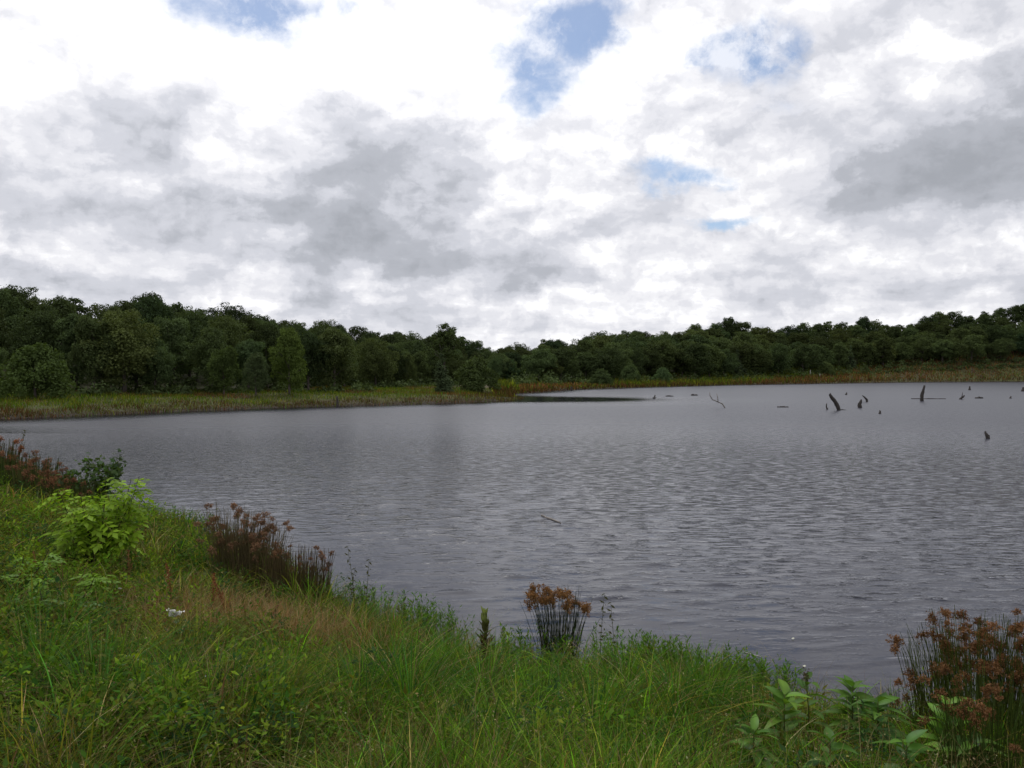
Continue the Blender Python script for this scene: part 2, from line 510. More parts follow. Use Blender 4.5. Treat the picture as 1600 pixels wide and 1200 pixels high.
hgt = t.add(t.mul(t.m('POWER', t.smooth(t.noise(pa, 1.0, 3, 0.55, dist=0.5), 0.36, 0.86), 1.7), 0.080), t.mul(t.noise(pa, 4.5, 2, 0.5), 0.006))
hgt = t.mul(hgt, at_.outputs['Fac'])
b = t.n('ShaderNodeBump'); b.inputs['Strength'].default_value = 1.0; b.inputs['Distance'].default_value = 0.55
t.put(b.inputs['Height'], hgt)
p = t.n('ShaderNodeBsdfPrincipled')
p.inputs['Base Color'].default_value = (0.009, 0.010, 0.022, 1)
rg_ = t.n('ShaderNodeAttribute'); rg_.attribute_name = 'ripple_rough'
t.put(p.inputs['Roughness'], rg_.outputs['Fac'])          # ripples too far off to model one by one
p.inputs['IOR'].default_value = 1.29
p.inputs['Specular IOR Level'].default_value = 0.5
t.put(p.inputs['Normal'], b.outputs[0])
finish(m, t, p.outputs[0])
wm = meshnp('water', np.stack([WX, WY, WZ], -1), F, tone=ruff, smooth=True)
wa_ = wm.attributes.new('ripple_rough', 'FLOAT', 'POINT'); wa_.data.foreach_set('value', rough_w.astype(np.float32).ravel())
tag(link('water', wm, m), kind='structure')


# ------------------------------------------------------------------ trees
def leaf_quads(C, N, size, g, aspect=1.5):
    n = len(C)
    N = nrm(N)
    A = nrm(np.cross(N, nrm(g.normal(size=(n, 3)))))
    B = np.cross(N, A)
    s = np.asarray(size)[:, None]
    a, bb = A * s * aspect * 0.5, B * s * 0.5
    V = np.stack([C - a, C + bb * g.uniform(0.7, 1.2, (n, 1)) + N * s * 0.12, C + a, C - bb * g.uniform(0.7, 1.2, (n, 1)) + N * s * 0.12], 1)
    F = np.arange(n * 4, dtype=np.int32).reshape(n, 4)
    return V.reshape(-1, 3), F


def tree_mesh(seed, H=10.0, Rad=4.0, base=1.2, n=18500, lobes=20, kind='oak', leaf=0.175):
    g = np.random.default_rng(seed)
    L = []
    if kind == 'cedar':
        for i in range(26):
            f = (i + 0.5) / 26
            rad = Rad * (1 - f) ** 0.8 * (0.85 + 0.3 * g.random())
            a = g.uniform(0, 6.28)
            L.append((rad * 0.45 * math.cos(a), rad * 0.45 * math.sin(a), base + f * (H - base), max(rad * 0.62, 0.25)))
    else:
        for i in range(lobes):
            f = (i + g.uniform(0.2, 0.8)) / lobes
            zz = base + (H - base) * (0.10 + 0.80 * f)
            env = math.sin(math.pi * min(0.97, 0.18 + 0.74 * f)) ** 0.7
            if kind == 'bush': env = math.cos(0.5 * math.pi * f) ** 0.5
            a = i * 2.4 + g.uniform(-0.5, 0.5)
            lr = Rad * g.uniform(0.20, 0.46) * (0.78 if kind == 'airy' else 1)
            off = max(Rad * env - lr * 0.8, 0) * g.uniform(0.6, 1.3)
            L.append((off * math.cos(a), off * math.sin(a), min(zz, H - lr * 0.7), lr))
        for i in range(3):
            L.append((g.normal() * Rad * 0.2, g.normal() * Rad * 0.2, base + (H - base) * (0.4 + 0.2 * i), Rad * 0.5))
    L = np.array(L)
    # sub-clumps on every lobe, so the outline breaks up
    sub = []
    for x, y, z, r in L:
        for j in range(7 if kind != 'cedar' else 4):
            dv = nrm(g.normal(size=3) + np.array([0, 0, 0.35]))
            rr_ = r * g.uniform(0.22, 0.5)
            ro = r * g.uniform(0.6, 1.15)
            sub.append((x + dv[0] * ro, y + dv[1] * ro, z + dv[2] * ro * 0.85, rr_))
    sub = np.array(sub)
    allb = np.concatenate([L, sub])
    wgt = allb[:, 3] ** 2; wgt[:len(L)] *= 0.5 if kind != 'airy' else 0.12
    pick = g.choice(len(allb), n, p=wgt / wgt.sum())
    dv = nrm(g.normal(size=(n, 3)) + np.array([0, 0, 0.25]))
    rad = g.uniform(0.5, 1.05, n) ** 0.6 * np.where(g.random(n) < 0.15, g.uniform(1.0, 1.5, n), 1.0)
    C = allb[pick, :3] + dv * (allb[pick, 3] * rad)[:, None] * np.array([1, 1, 0.75])
    C += g.normal(size=(n, 3)) * 0.07
    C[:, 2] = np.maximum(C[:, 2], 0.1)
    N = nrm(dv * 0.7 + np.array([0, 0, 0.5]) + g.normal(size=(n, 3)) * 0.6)
    V, F = leaf_quads(C, N, g.uniform(0.7, 1.35, n) * leaf, g)
    lob_t = g.uniform(0.78, 1.28, len(allb))
    tone = np.repeat(lob_t[pick] * g.uniform(0.86, 1.16, n), 4)
    crown = meshnp('crown', V, F, tone=tone)
    # trunk with limbs
    parts = []
    lean = g.normal(size=2) * 0.25
    top = H * 0.72
    pts = [(lean[0] * f * f * 2, lean[1] * f * f * 2, -0.4 + f * (top + 0.4)) for f in np.linspace(0, 1, 7)]
    r0 = 0.022 * H
    parts.append(tube(pts, [r0 * (1.25 - 1.1 * f) for f in np.linspace(0, 1, 7)], 7, 0.12, seed))
    for k in np.argsort(-L[:, 3])[:9 if kind != 'cedar' else 3]:
        zf = np.clip((L[k, 2] * 0.62) / top, 0.12, 0.9)
        s0 = np.array([lean[0] * zf * zf * 2, lean[1] * zf * zf * 2, zf * top])
        e0 = L[k, :3]
        mid = (s0 + e0) / 2 + np.array([0, 0, 0.12 * np.linalg.norm(e0 - s0)])
        parts.append(tube([s0, mid, e0, e0 + nrm(e0 - mid) * L[k, 3] * 0.6], [r0 * 0.45, r0 * 0.3, r0 * 0.18, r0 * 0.05], 5, 0.1, seed + int(k)))
    V, F = joinq(parts)
    trunk = meshnp('trunk', V, F, smooth=True)
    crown.materials.append(M_CEDAR if kind == 'cedar' else M_CROWN)
    trunk.materials.append(M_BARK)
    return trunk, crown, H


PROTO = {
    'oak': [tree_mesh(11, 10, 4.0), tree_mesh(12, 10.5, 4.4, lobes=25), tree_mesh(13, 9.5, 3.6, base=0.8), tree_mesh(14, 10, 4.8, lobes=28, n=20000), tree_mesh(15, 11, 3.8, lobes=24), tree_mesh(16, 10, 4.2, base=1.8, lobes=18)],
    'airy': [tree_mesh(21, 11, 3.7, base=4.0, n=5600, lobes=17, kind='airy', leaf=0.22)],
    'cedar': [tree_mesh(31, 7, 1.7, base=0.2, n=6500, kind='cedar', leaf=0.16)],
    'bush': [tree_mesh(41, 5.5, 3.8, base=0.1, n=9500, lobes=20, kind='bush', leaf=0.2), tree_mesh(42, 4.5, 3.2, base=0.1, n=8000, lobes=16, kind='bush', leaf=0.2)],
}
NAME = {'oak': 'leafy_tree', 'airy': 'leafy_tree', 'cedar': 'conical_tree', 'bush': 'bushy_tree'}
placed = []           # every tree, labelled once all stand


def tree(kind, x, y, H, wide=1.0, tint=(1, 1, 1), row='', wood='', label=None, var=None):
    pr = PROTO[kind][rng.integers(len(PROTO[kind])) if var is None else var]
    z = h1(x, y)
    H = max(3.0 if row == 'special' else 4.5, min(H, CAMH + (HOR - skyline(800 + FPX * x / y) + 2) / FPX * y - z))
    s = H / pr[2]
    root = empty(NAME[kind], None, 'tree', (x, y, z - 0.05), rng.uniform(0, 6.28))
    ax = rng.uniform(0.82, 1.2)
    root.scale = (s * wide * ax, s * wide / ax, s)
    link('trunk', pr[0], parent=root)
    c = link('crown', pr[1], parent=root)
    c['kind'] = 'stuff'
    c.color = (*tint, 1)
    placed.append(dict(o=root, x=x, y=y, px=800 + FPX * x / y, H=H, row=row, wood=wood, kind=kind, label=label))
    return root


def tintv(b=1.0, warm=0.0):
    v = b * rng.uniform(0.62, 1.45)
    h = rng.normal() * 0.085 + warm
    return (v * (1 + h), v * (1 + h * 0.25), v * (1 - h * 0.6))


def along(dist, x0, x1, step):
    """points where the land lies `dist` behind the far shoreline, for photo columns x0..x1, spaced `step` metres"""
    out, last = [], None
    for px in np.arange(x0, x1, 3):
        Y = np.arange(46, 460, 0.5)
        X = (px - 800) / FPX * Y
        d = shore_dist(X, Y)
        pond = np.where(d < 0)[0]
        far0 = pond[-1] if len(pond) else 0
        if px < 800:                       # the left bank is the first shore behind the open water
            ins = np.where((d[1:] > 0) & (d[:-1] <= 0))[0]
            far0 = ins[0] if len(ins) else 0
        ok = np.where((np.arange(len(Y)) > far0) & (d >= dist))[0]
        if not len(ok): continue
        pnt = (X[ok[0]], Y[ok[0]])
        if last is None or math.hypot(pnt[0] - last[0], pnt[1] - last[1]) >= step * rng.uniform(0.8, 1.2):
            out.append(pnt); last = pnt
    return out


# hand-placed trees one can single out on the left bank
def spot(px, Y): return ((px - 800) / FPX * Y, Y)

SPECIAL = [
    ('bush', 55, 69, 4.4, 0.92, (1.15, 1.22, 0.95), 'low dome-shaped bushy tree standing forward at the far left bank', 0),
    ('cedar', 690, 99, 5.0, 1.15, (1.35, 1.35, 1.25), 'slim pale grey-green conical tree at the wood edge below the airy tree', 0),
    ('airy', 697, 128, 10.0, 1.0, (1.0, 1.0, 0.95), 'tall airy tree with sky showing through its crown above the wood', 0),
    ('oak', 452, 84, 6.9, 0.66, (1.5, 1.55, 0.95), 'narrow yellow-green tree brighter than its neighbours in the left wood', 2),
    ('oak', 350, 82, 5.0, 0.85, (1.15, 1.2, 0.95), 'small light green tree at the foot of the left wood', 0),
    ('bush', 742, 113, 4.6, 0.9, (1.1, 1.1, 1.0), 'rounded light green bushy tree near the tip of the left wood', 1),
    ('oak', 240, 118, 11.6, 0.75, (0.75, 0.78, 0.8), 'dark round-topped tree rising highest above the middle left wood', 1),
    ('oak', 20, 108, 12.2, 0.95, (0.8, 0.84, 0.8), 'tallest dark tree at the left end of the wood', 3),
    ('oak', 400, 81, 4.4, 0.8, (1.1, 1.1, 1.25), 'small grey-green willow-like tree beside the yellow-green tree', 4),
]
for kd, px, Y, H, wd, tn, lb, vr in SPECIAL:
    x, y = spot(px, Y)
    tree(kd, x, y, H, wd, tn, 'special', 'left', lb, vr)


def far_enough(x, y, lim):
    return all(math.hypot(x - q_['x'], y - q_['y']) > lim for q_ in placed)


for row, dist, step, hs in (('front', 21, 4.4, (5.5, 8.2)), ('second', 28, 5.2, (7.5, 9.5)), ('third', 40, 6.0, (8.5, 10.5))):
    for x, y in along(dist, -90, 800, step):
        x += rng.normal() * 0.8; y += rng.normal() * 1.3
        if not far_enough(x, y, 2.6) or (row == 'front' and abs(800 + FPX * x / y - 55) < 60): continue
        px = 800 + FPX * x / y
        fade = 0.72 + 0.28 * sstep(800, 500, px)
        tree('oak', x, y, rng.uniform(*hs) * fade, rng.uniform(0.8, 1.05), tintv(1.0 if row != 'third' else 0.9), row, 'left')
for i, (x, y) in enumerate(along(52, -90, 800, 4.4)):
    px = 800 + FPX * x / y
    top = CAMH + (HOR - skyline(px) + rng.uniform(-14, 1)) / FPX * math.hypot(x, y)
    tree('airy' if i % 6 == 4 else 'oak', x, y, float(np.clip(top - h1(x, y), 6.0, 13.0)), rng.uniform(0.7, 1.05), tintv(0.9), 'skyline', 'left')

for row, dist, step, hs in (('front', 21, 6.0, (7.0, 10.5)), ('second', 30, 6.6, (9, 12)), ('third', 46, 7.0, (10, 14))):
    for x, y in along(dist + 14 * 0, 800, 1660, step):
        x += rng.normal() * 1.5; y += rng.normal() * 2.2
        px = 800 + FPX * x / y
        fade = 0.68 + 0.32 * sstep(800, 960, px)
        kd = 'cedar' if row == 'front' and rng.random() < 0.12 else 'oak'
        if kd == 'cedar': tree(kd, x, y, rng.uniform(6, 9), 1.1, tintv(1.35), row, 'right')
        else: tree(kd, x, y, rng.uniform(*hs) * fade, rng.uniform(1.0, 1.4), tintv(1.08 if row == 'front' else 0.98, 0.02), row, 'right')
for i, (x, y) in enumerate(along(66, 805, 1660, 6.0)):
    px = 800 + FPX * x / y
    top = CAMH + (HOR - skyline(px) + rng.uniform(-12, 1)) / FPX * math.hypot(x, y)
    tree('airy' if i % 6 == 2 else 'oak', x, y, float(np.clip(top - h1(x, y), 7.0, 15.0)), rng.uniform(0.85, 1.25), tintv(0.98), 'skyline', 'right')

ORD = ['first', 'second', 'third', 'fourth', 'fifth', 'sixth', 'seventh', 'eighth', 'ninth', 'tenth', 'eleventh', 'twelfth', 'thirteenth', 'fourteenth',
       'fifteenth', 'sixteenth', 'seventeenth', 'eighteenth', 'nineteenth', 'twentieth']
TENS = {2: 'twenty', 3: 'thirty', 4: 'forty', 5: 'fifty', 6: 'sixty'}


def ordw(i):
    if i < 20: return ORD[i]
    a, bq = divmod(i + 1, 10)
    return TENS[a][:-1] + 'ieth' if bq == 0 else TENS[a] + '-' + ORD[bq - 1]


for wood in ('left', 'right'):
    for row in ('front', 'second', 'third', 'skyline'):
        tr = sorted([q_ for q_ in placed if q_['wood'] == wood and q_['row'] == row and 0 <= q_['px'] <= 1600], key=lambda q_: q_['px'])
        mx = len(tr)
        for i, q_ in enumerate(tr):
            side = 'photo\'s left edge' if wood == 'left' else 'valley gap'
            nm = 'conical tree' if q_['kind'] == 'cedar' else 'leafy tree'
            if row == 'front':
                q_['label'] = f"{'slim ' if nm == 'cedar' else ''}{nm} at the grass edge of the {wood} wood, {ordw(i)} from the {side}"
            elif row == 'skyline':
                q_['label'] = f"tree crown on the skyline of the {wood} wood, {ordw(i)} from the {side}"
            else:
                q_['label'] = f"leafy tree inside the {wood} wood, {'just behind the front trees' if row == 'second' else 'midway up to the skyline trees'}"
for q_ in placed:
    if not q_['label']:
        q_['label'] = f"{'conical tree' if q_['kind'] == 'cedar' else 'leafy tree'} of the {q_['wood']} wood's {q_['row']} row, beyond the picture's {q_['wood']} edge"
    q_['o']['label'] = q_['label']
    if q_['row'] != 'special':
        q_['o']['group'] = f"{q_['wood']} wood {q_['row']} row trees"

# undergrowth along the feet of both woods: one mass of leaves
gu = np.random.default_rng(5)
pts = []
for dist, x0, x1, st, hh in ((19, -160, 800, 1.1, 1.3), (26, -160, 800, 1.4, 2.2), (13, 800, 1690, 2.0, 1.8), (18, 800, 1690, 2.4, 2.8), (34, -120, 800, 1.8, 2.6), (44, -120, 800, 2.0, 3.0), (56, -120, 800, 2.4, 3.4), (36, 800, 1690, 3.0, 3.6), (54, 800, 1690, 3.4, 4.0)):
    for x, y in along(dist, x0, x1, st):
        pts.append((x + gu.normal() * 0.7, y + gu.normal() * 0.9, hh * gu.uniform(0.4, 1.1), 1.0 + 0.5 * (y > 120)))
pts = np.array(pts)
n = 70000
pk = gu.integers(0, len(pts), n)
dv = nrm(gu.normal(size=(n, 3)))
gz = height(pts[:, 0], pts[:, 1])
rad = pts[pk, 3] * gu.uniform(0.5, 1.1, n)
C = np.stack([pts[pk, 0] + dv[:, 0] * rad, pts[pk, 1] + dv[:, 1] * rad, gz[pk] + np.abs(dv[:, 2]) * pts[pk, 2] * gu.uniform(0.3, 1.05, n)], 1)
V, F = leaf_quads(C, dv * 0.6 + np.array([0, 0, 0.6]) + gu.normal(size=(n, 3)) * 0.5, gu.uniform(0.15, 0.34, n) * pts[pk, 3], gu)
tl = gu.uniform(0.7, 1.5, len(pts))
o = link('undergrowth', meshnp('undergrowth', V, F, tone=np.repeat(tl[pk] * gu.uniform(0.7, 1.3, n), 4)), M_CROWN)
tag(o, 'mass of dark leafy undergrowth along the foot of both woods', 'undergrowth', kind='stuff')


# ------------------------------------------------------------------ grass and reeds
def blades(X, Y, Z, H, width, colors, g, lean=0.45, levels=4, curl=0.35, az_=None, tip=0.0):
    n = len(X)
    a = g.uniform(0, 2 * np.pi, n) if az_ is None else az_
    ld = np.stack([np.cos(a), np.sin(a), np.zeros(n)], 1)
    fa = a + g.uniform(0.6, 2.5, n)
    wd = np.stack([np.cos(fa), np.sin(fa), np.zeros(n)], 1)
    l0 = np.abs(g.normal(size=n)) * lean
    cu = g.uniform(0, 1, n) * curl
    V = np.zeros((n, levels, 2, 3), np.float32)
    root = np.stack([X, Y, Z], 1)
    for k in range(levels):
        f = k / (levels - 1)
        horiz = (l0 * f * 0.6 + cu * f ** 2.4 * 1.3) * H
        up = H * f * (1 - 0.35 * np.clip(l0 + cu, 0, 1.2) * f)
        c = root + ld * horiz[:, None] + np.array([0, 0, 1.0]) * up[:, None]
        ww = (width * (1 - (1 - tip) * f ** 1.6) + 0.0004)[:, None] * 0.5
        V[:, k, 0] = c - wd * ww
        V[:, k, 1] = c + wd * ww
    base = (np.arange(n) * levels * 2)[:, None]
    F = np.concatenate([base + np.array([[2 * k, 2 * k + 1, 2 * k + 3, 2 * k + 2]]) for k in range(levels - 1)], 0)
    cols = np.repeat(colors, levels * 2, axis=0)
    return V.reshape(-1, 3), F.astype(np.int32), cols


def jitter(cols, g, s=0.28):
    v = np.exp(g.normal(size=(len(cols), 1)) * s)
    h = 1 + g.normal(size=(len(cols), 3)) * 0.08
    return np.clip(cols * v * h, 0.004, 0.6)


PAL = {k: np.array(v) for k, v in dict(
    fresh=(0.088, 0.182, 0.012), mid=(0.052, 0.116, 0.010), blue=(0.034, 0.096, 0.020), yellow=(0.145, 0.158, 0.018), olive=(0.085, 0.088, 0.024),
    straw=(0.22, 0.18, 0.08), brown=(0.125, 0.075, 0.034), rust=(0.17, 0.075, 0.032), dark=(0.028, 0.05, 0.014)).items()}

# far banks
gb = np.random.default_rng(31)
def bank_field(nt, xr, depth, Hs, wd, side):
    px = gb.uniform(*xr, nt * 3)
    Y = gb.uniform(46, 130, nt * 3) if side == 'left' else 100 + 260 * gb.random(nt * 3)
    X = (px - 800) / FPX * Y
    d = shore_dist(X, Y)
    ok = (d > -0.4) & (d < depth) & (Y > 46)
    if side == 'left': ok &= (px < 822)
    X, Y, d, px = X[ok][:nt], Y[ok][:nt], d[ok][:nt], px[ok][:nt]
    n = len(X)
    z = np.maximum(height(X, Y), 0.0) - 0.03
    patch = vnoise(X, Y, 6.0 if side == 'left' else 14.0, 17)
    u = gb.random(n)
    col = np.where((u < 0.5)[:, None], PAL['yellow'], PAL['olive'])
    col = np.where((u > (0.62 if side == 'left' else 0.8))[:, None], PAL['mid'] * 1.1, col)
    rusty = (patch > 0.25) & (u < 0.75) if side == 'left' else ((px > 1180) & (d < 8 + 26 * sstep(1180, 1500, px)) & (u < 0.80)) | ((px < 905) & (px > 812) & (d < 14) & (u < 0.8)) | ((patch > 0.4) & (u < 0.5))
    col = np.where(rusty[:, None], np.where((gb.random(n) < 0.5)[:, None], PAL['rust'], PAL['brown']), col)
    wetb = (d < (5.0 + 2.5 * vnoise(X, Y, 3.0, 29) if side == 'left' else 2.5)) & (gb.random(n) < 0.7)
    col = np.where(wetb[:, None], PAL['brown'] * 0.6, col)
    Hh = gb.uniform(0.6, 1.3, n) * Hs * (0.8 + 0.55 * vnoise(X, Y, 2.2, 23)) * np.where(d < 1.5, 0.8, 1.0) * np.where((px > 805) & (px < 960) & (side == 'right'), 0.5, 1.0)
    return blades(X, Y, z, np.clip(Hh, 0.15, 2.0), wd * gb.uniform(0.7, 1.3, n), jitter(col * 0.78, gb, 0.42), gb, lean=0.35, levels=3)

for nt, xr, depth, Hs, wd, side, lab in (
        (60000, (-200, 830), 25, 0.46, 0.035, 'left', 'yellow-green grass with rusty patches on the low bank before the left wood'),
        (85000, (770, 1700), 34, 1.3, 0.14, 'right', 'tall rusty and green bank grass along the far right shore')):
    V, F, c = bank_field(nt, xr, depth, Hs, wd, side)
    tag(link('bank_grass', meshnp('bank_grass', V, F, cols=c), M_GRASS), lab, 'grass', kind='stuff')

# near bank
def near_points(n, g, rmin=2.6, rmax=34, power=1.0, spread=0.66):
    """land points in front of the viewer, thinning out with distance"""
    r_ = rmin * (rmax / rmin) ** (g.random(n * 4) ** power)
    a = g.uniform(-spread, spread + 0.30, n * 4)
    X, Y = r_ * np.sin(a), r_ * np.cos(a)
    d = shore_dist(X, Y)
    ok = (d > -0.22) & (Y > 2.3)
    return X[ok][:n], Y[ok][:n], d[ok][:n]


gg = np.random.default_rng(41)
N1 = 165000
X, Y, d = near_points(N1, gg)
n = len(X)
# two blades in three belong to a tussock: they crowd its middle and lean out of it
cx, cy, _ = near_points(2600, gg)
tp = gg.integers(0, len(cx), n)
inT = gg.random(n) < 0.68
off = gg.normal(size=(n, 2)) * (0.055 + 0.006 * np.hypot(cx[tp], cy[tp]))[:, None]
X = np.where(inT, cx[tp] + off[:, 0], X); Y = np.where(inT, cy[tp] + off[:, 1], Y)
azb = np.where(inT, np.arctan2(off[:, 1], off[:, 0]), gg.uniform(0, 6.28, n)) + gg.normal(size=n) * 0.5
th_ = np.where(inT, gg.uniform(0.4, 1.75, len(cx))[tp], 0.62)
tu = gg.random(len(cx))[tp]
d = shore_dist(X, Y)
dpx, dpy, _z = land(392, 990)
patch_ = np.exp(-(((X - dpx) / 0.95) ** 2 + ((Y - dpy) / 0.75) ** 2))       # the dry patch among the docks
gap = (gg.random(n) > 0.80 * patch_) & (d > -0.2 + 0.55 * np.clip(vnoise(X, Y, 0.5, 77), 0, 1) * (X > -1.5))
X, Y, d, azb, th_, tu, inT = X[gap], Y[gap], d[gap], azb[gap], th_[gap], tu[gap], inT[gap]
n = len(X)
r_ = np.hypot(X, Y)
pxn = 800 + FPX * X / Y
pa_, pb_, pc_ = vnoise(X, Y, 0.8, 1), vnoise(X, Y, 0.45, 2), vnoise(X, Y, 2.2, 4)
u = np.where(inT & (gg.random(n) < 0.75), tu, gg.random(n))
col = np.where((u < 0.42)[:, None], PAL['fresh'], PAL['mid'])
col = np.where(((u > 0.75) & (pb_ > 0))[:, None], PAL['blue'], col)
col = np.where((u > 0.86)[:, None], PAL['yellow'], col)
leftw = sstep(700, 380, pxn)                       # the left half is older, drier growth
dry = (gg.random(n) < 0.46 * leftw + 0.14 * np.clip(pc_, 0, 1))
col = np.where(dry[:, None], np.where((gg.random(n) < 0.5)[:, None], PAL['olive'], PAL['yellow'] * 0.85), col)
straw = (gg.random(n) < 0.045 + 0.10 * leftw + 0.10 * np.clip(pa_ - 0.3, 0, 1))
col = np.where(straw[:, None], np.where((gg.random(n) < 0.55)[:, None], PAL['straw'], PAL['brown']), col)
H = (0.24 + 0.10 * pa_ + 0.07 * pb_) * gg.uniform(0.6, 1.35, n)
edge = np.exp(-((d - 0.4) / 0.7) ** 2)
H *= th_ * np.where((X > 1.2) & (r_ < 6.2), 0.48, 1.0)
H = np.clip(H * (1 + np.where(pxn > 650, -0.25, 0.15) * edge), 0.08, 0.62)
H *= np.where(d < 0.05, 0.8, 1.0)
width = np.clip(0.0080 * (1 + np.clip(r_ - 6, 0, 30) * 0.16), 0.004, 0.022) * gg.uniform(0.4, 1.7, n)
V, F, c = blades(X, Y, height(X, Y) - 0.02, H, width, jitter(col, gg, 0.46), gg, lean=0.58, curl=0.85, levels=5, az_=azb)
tag(link('grass', meshnp('grass', V, F, cols=c), M_GRASS), 'dense uneven green grass covering the near bank', 'grass', kind='stuff')

# long blades in tufts
gt = np.random.default_rng(43)
ct = []
for px, py, k, hh in ((600, 1090, 26, .55), (640, 1130, 20, .6), (560, 1120, 20, .5), (450, 1060, 14, .55), (150, 1120, 26, .6), (60, 1080, 18, .6), (260, 1150, 22, .5), (330, 1120, 20, .5),
                      (980, 1090, 20, .5), (1060, 1120, 22, .5), (1110, 1110, 18, .5), (930, 1150, 18, .5), (760, 1100, 16, .5), (700, 1050, 22, .45), (640, 1010, 22, .4), (560, 990, 18, .4), (1180, 1150, 14, .4),
                      (20, 990, 14, .5), (100, 1010, 14, .45), (420, 1150, 18, .5), (840, 1130, 16, .45)):
    x, y, z = land(px, py)
    for _ in range(k * 11):
        a, q_ = gt.uniform(0, 6.28), abs(gt.normal()) * 0.16
        ct.append((x + q_ * math.cos(a), y + q_ * math.sin(a), hh * gt.uniform(0.6, 1.25), a))
ct = np.array(ct)
n = len(ct)
colr = np.where((gt.random(n) < 0.55)[:, None], PAL['mid'] * 1.2, PAL['blue'] * 1.2)
colr = np.where((gt.random(n) < 0.15)[:, None], PAL['fresh'], colr)
colr = np.where((gt.random(n) < 0.07)[:, None], PAL['straw'], colr)
V, F, c = blades(ct[:, 0], ct[:, 1], height(ct[:, 0], ct[:, 1]) - 0.02, ct[:, 2], gt.uniform(0.005, 0.0115, n), jitter(colr, gt, 0.34), gt, lean=0.42, levels=6, curl=0.9, az_=ct[:, 3])
tag(link('long_grass', meshnp('long_grass', V, F, cols=c), M_GRASS), 'long arching grass blades growing in tufts on the near bank', 'grass', kind='stuff')

# thin dead tangle and seed stalks
gs = np.random.default_rng(47)
X, Y, d = near_points(7500, gs, rmax=22)
n = len(X)
V1 = blades(X, Y, height(X, Y), gs.uniform(0.25, 0.6, n), np.full(n, 0.0026) * (1 + np.hypot(X, Y) * 0.05), jitter(np.where((gs.random(n) < 0.5)[:, None], PAL['straw'], PAL['brown']), gs), gs, lean=0.8, levels=4, curl=0.9)
hx = np.where(gs.random(n) < 0.14)[0]
tips = V1[0].reshape(n, 4, 2, 3)[hx].mean(2)
sd_c = []
for j in range(7):
    f = gs.uniform(0.55, 1.0, (len(hx), 1))
    sd_c.append(tips[:, 2] * (1 - (f - 0.55) / 0.45) + tips[:, 3] * ((f - 0.55) / 0.45) + gs.normal(size=(len(hx), 3)) * 0.012)
sd_c = np.concatenate(sd_c)
V2, F2 = leaf_quads(sd_c, gs.normal(size=sd_c.shape), gs.uniform(0.004, 0.010, len(sd_c)), gs, 2.0)
c2 = np.repeat(jitter(np.tile(np.array([0.27, 0.24, 0.13]), (len(sd_c), 1)), gs), 4, axis=0)
tag(link('dry_seed_stalks', meshnp('dry_seed_stalks', np.concatenate([V1[0], V2]), np.concatenate([V1[1], F2 + len(V1[0])]), cols=np.concatenate([V1[2], c2])), M_GRASS),
    'thin straw-coloured seed stalks scattered through the near grass', 'grass', kind='stuff')

# low broad-leaved weeds in mounds, thick on the left
gv = np.random.default_rng(53)
mx_, my_, _ = near_points(2700, gv, rmin=3.0, rmax=26)
pm = 800 + FPX * mx_ / my_
keep = (gv.random(len(mx_)) > 0.9 * np.exp(-(((mx_ - dpx) / 0.95) ** 2 + ((my_ - dpy) / 0.75) ** 2))) & (gv.random(len(mx_)) < np.where(np.hypot(mx_, my_) < 4.3, 0.10, 1.0) * (0.85 * sstep(600, 230, pm) + 0.08))
mx_, my_ = mx_[keep], my_[keep]
nm = len(mx_)
mr = np.hypot(mx_, my_)
per = 105
mh = gv.uniform(0.14, 0.46, nm); mw = gv.uniform(0.08, 0.22, nm) * (1 + 0.03 * mr)
ml = gv.uniform(0.016, 0.036, nm) * (1 + 0.022 * mr)
kinds = np.array([(0.088, 0.160, 0.014), (0.048, 0.100, 0.014), (0.140, 0.205, 0.018), (0.032, 0.072, 0.020), (0.105, 0.118, 0.024)])[gv.integers(0, 5, nm)]
ix = np.repeat(np.arange(nm), per)
dv = nrm(gv.normal(size=(nm * per, 3))); dv[:, 2] = np.abs(dv[:, 2])
rad = gv.uniform(0.55, 1.05, nm * per)
X = mx_[ix] + dv[:, 0] * rad * mw[ix]; Y = my_[ix] + dv[:, 1] * rad * mw[ix]
Z = height(X, Y) + 0.05 + dv[:, 2] * rad * mh[ix]
ok = shore_dist(X, Y) > -0.1
X, Y, Z, dv, ix = X[ok], Y[ok], Z[ok], dv[ok], ix[ok]
n = len(X)
L_ = (ml[ix] * gv.uniform(0.7, 1.3, n))[:, None]
dirn = nrm(dv * np.array([1, 1, 0.25]) + gv.normal(size=(n, 3)) * 0.35)
nn_ = nrm(np.array([0, 0, 1.0]) + dv * 0.5 + gv.normal(size=(n, 3)) * 0.3)
sd_ = nrm(np.cross(dirn, nn_)) * L_ * gv.uniform(0.24, 0.4, n)[:, None]
up_ = np.cross(sd_, dirn); up_ = nrm(up_) * L_ * 0.10
P0 = np.stack([X, Y, Z], 1)
V = np.stack([P0, P0 + dirn * L_ * 0.55 + sd_ + up_, P0 + dirn * L_ * 1.5, P0 + dirn * L_ * 0.55 - sd_ + up_, P0 + dirn * L_ * 1.05 + sd_ * 0.62 + up_ * 0.4, P0 + dirn * L_ * 1.05 - sd_ * 0.62 + up_ * 0.4, P0 + dirn * L_ * 0.55], 1).reshape(-1, 3)
b7 = (np.arange(n) * 7)[:, None]
F = np.concatenate([b7 + np.array([[0, 1, 6, 3]]), b7 + np.array([[6, 1, 4, 2]]), b7 + np.array([[6, 2, 5, 3]])], 0).astype(np.int32)
tag(link('leafy_weeds', meshnp('leafy_weeds', V, F, cols=np.repeat(jitter(kinds[ix], gv, 0.2), 7, axis=0)), M_GRASS), 'low broad-leaved weeds in mounds, thick on the left of the near bank', 'weeds', kind='stuff')

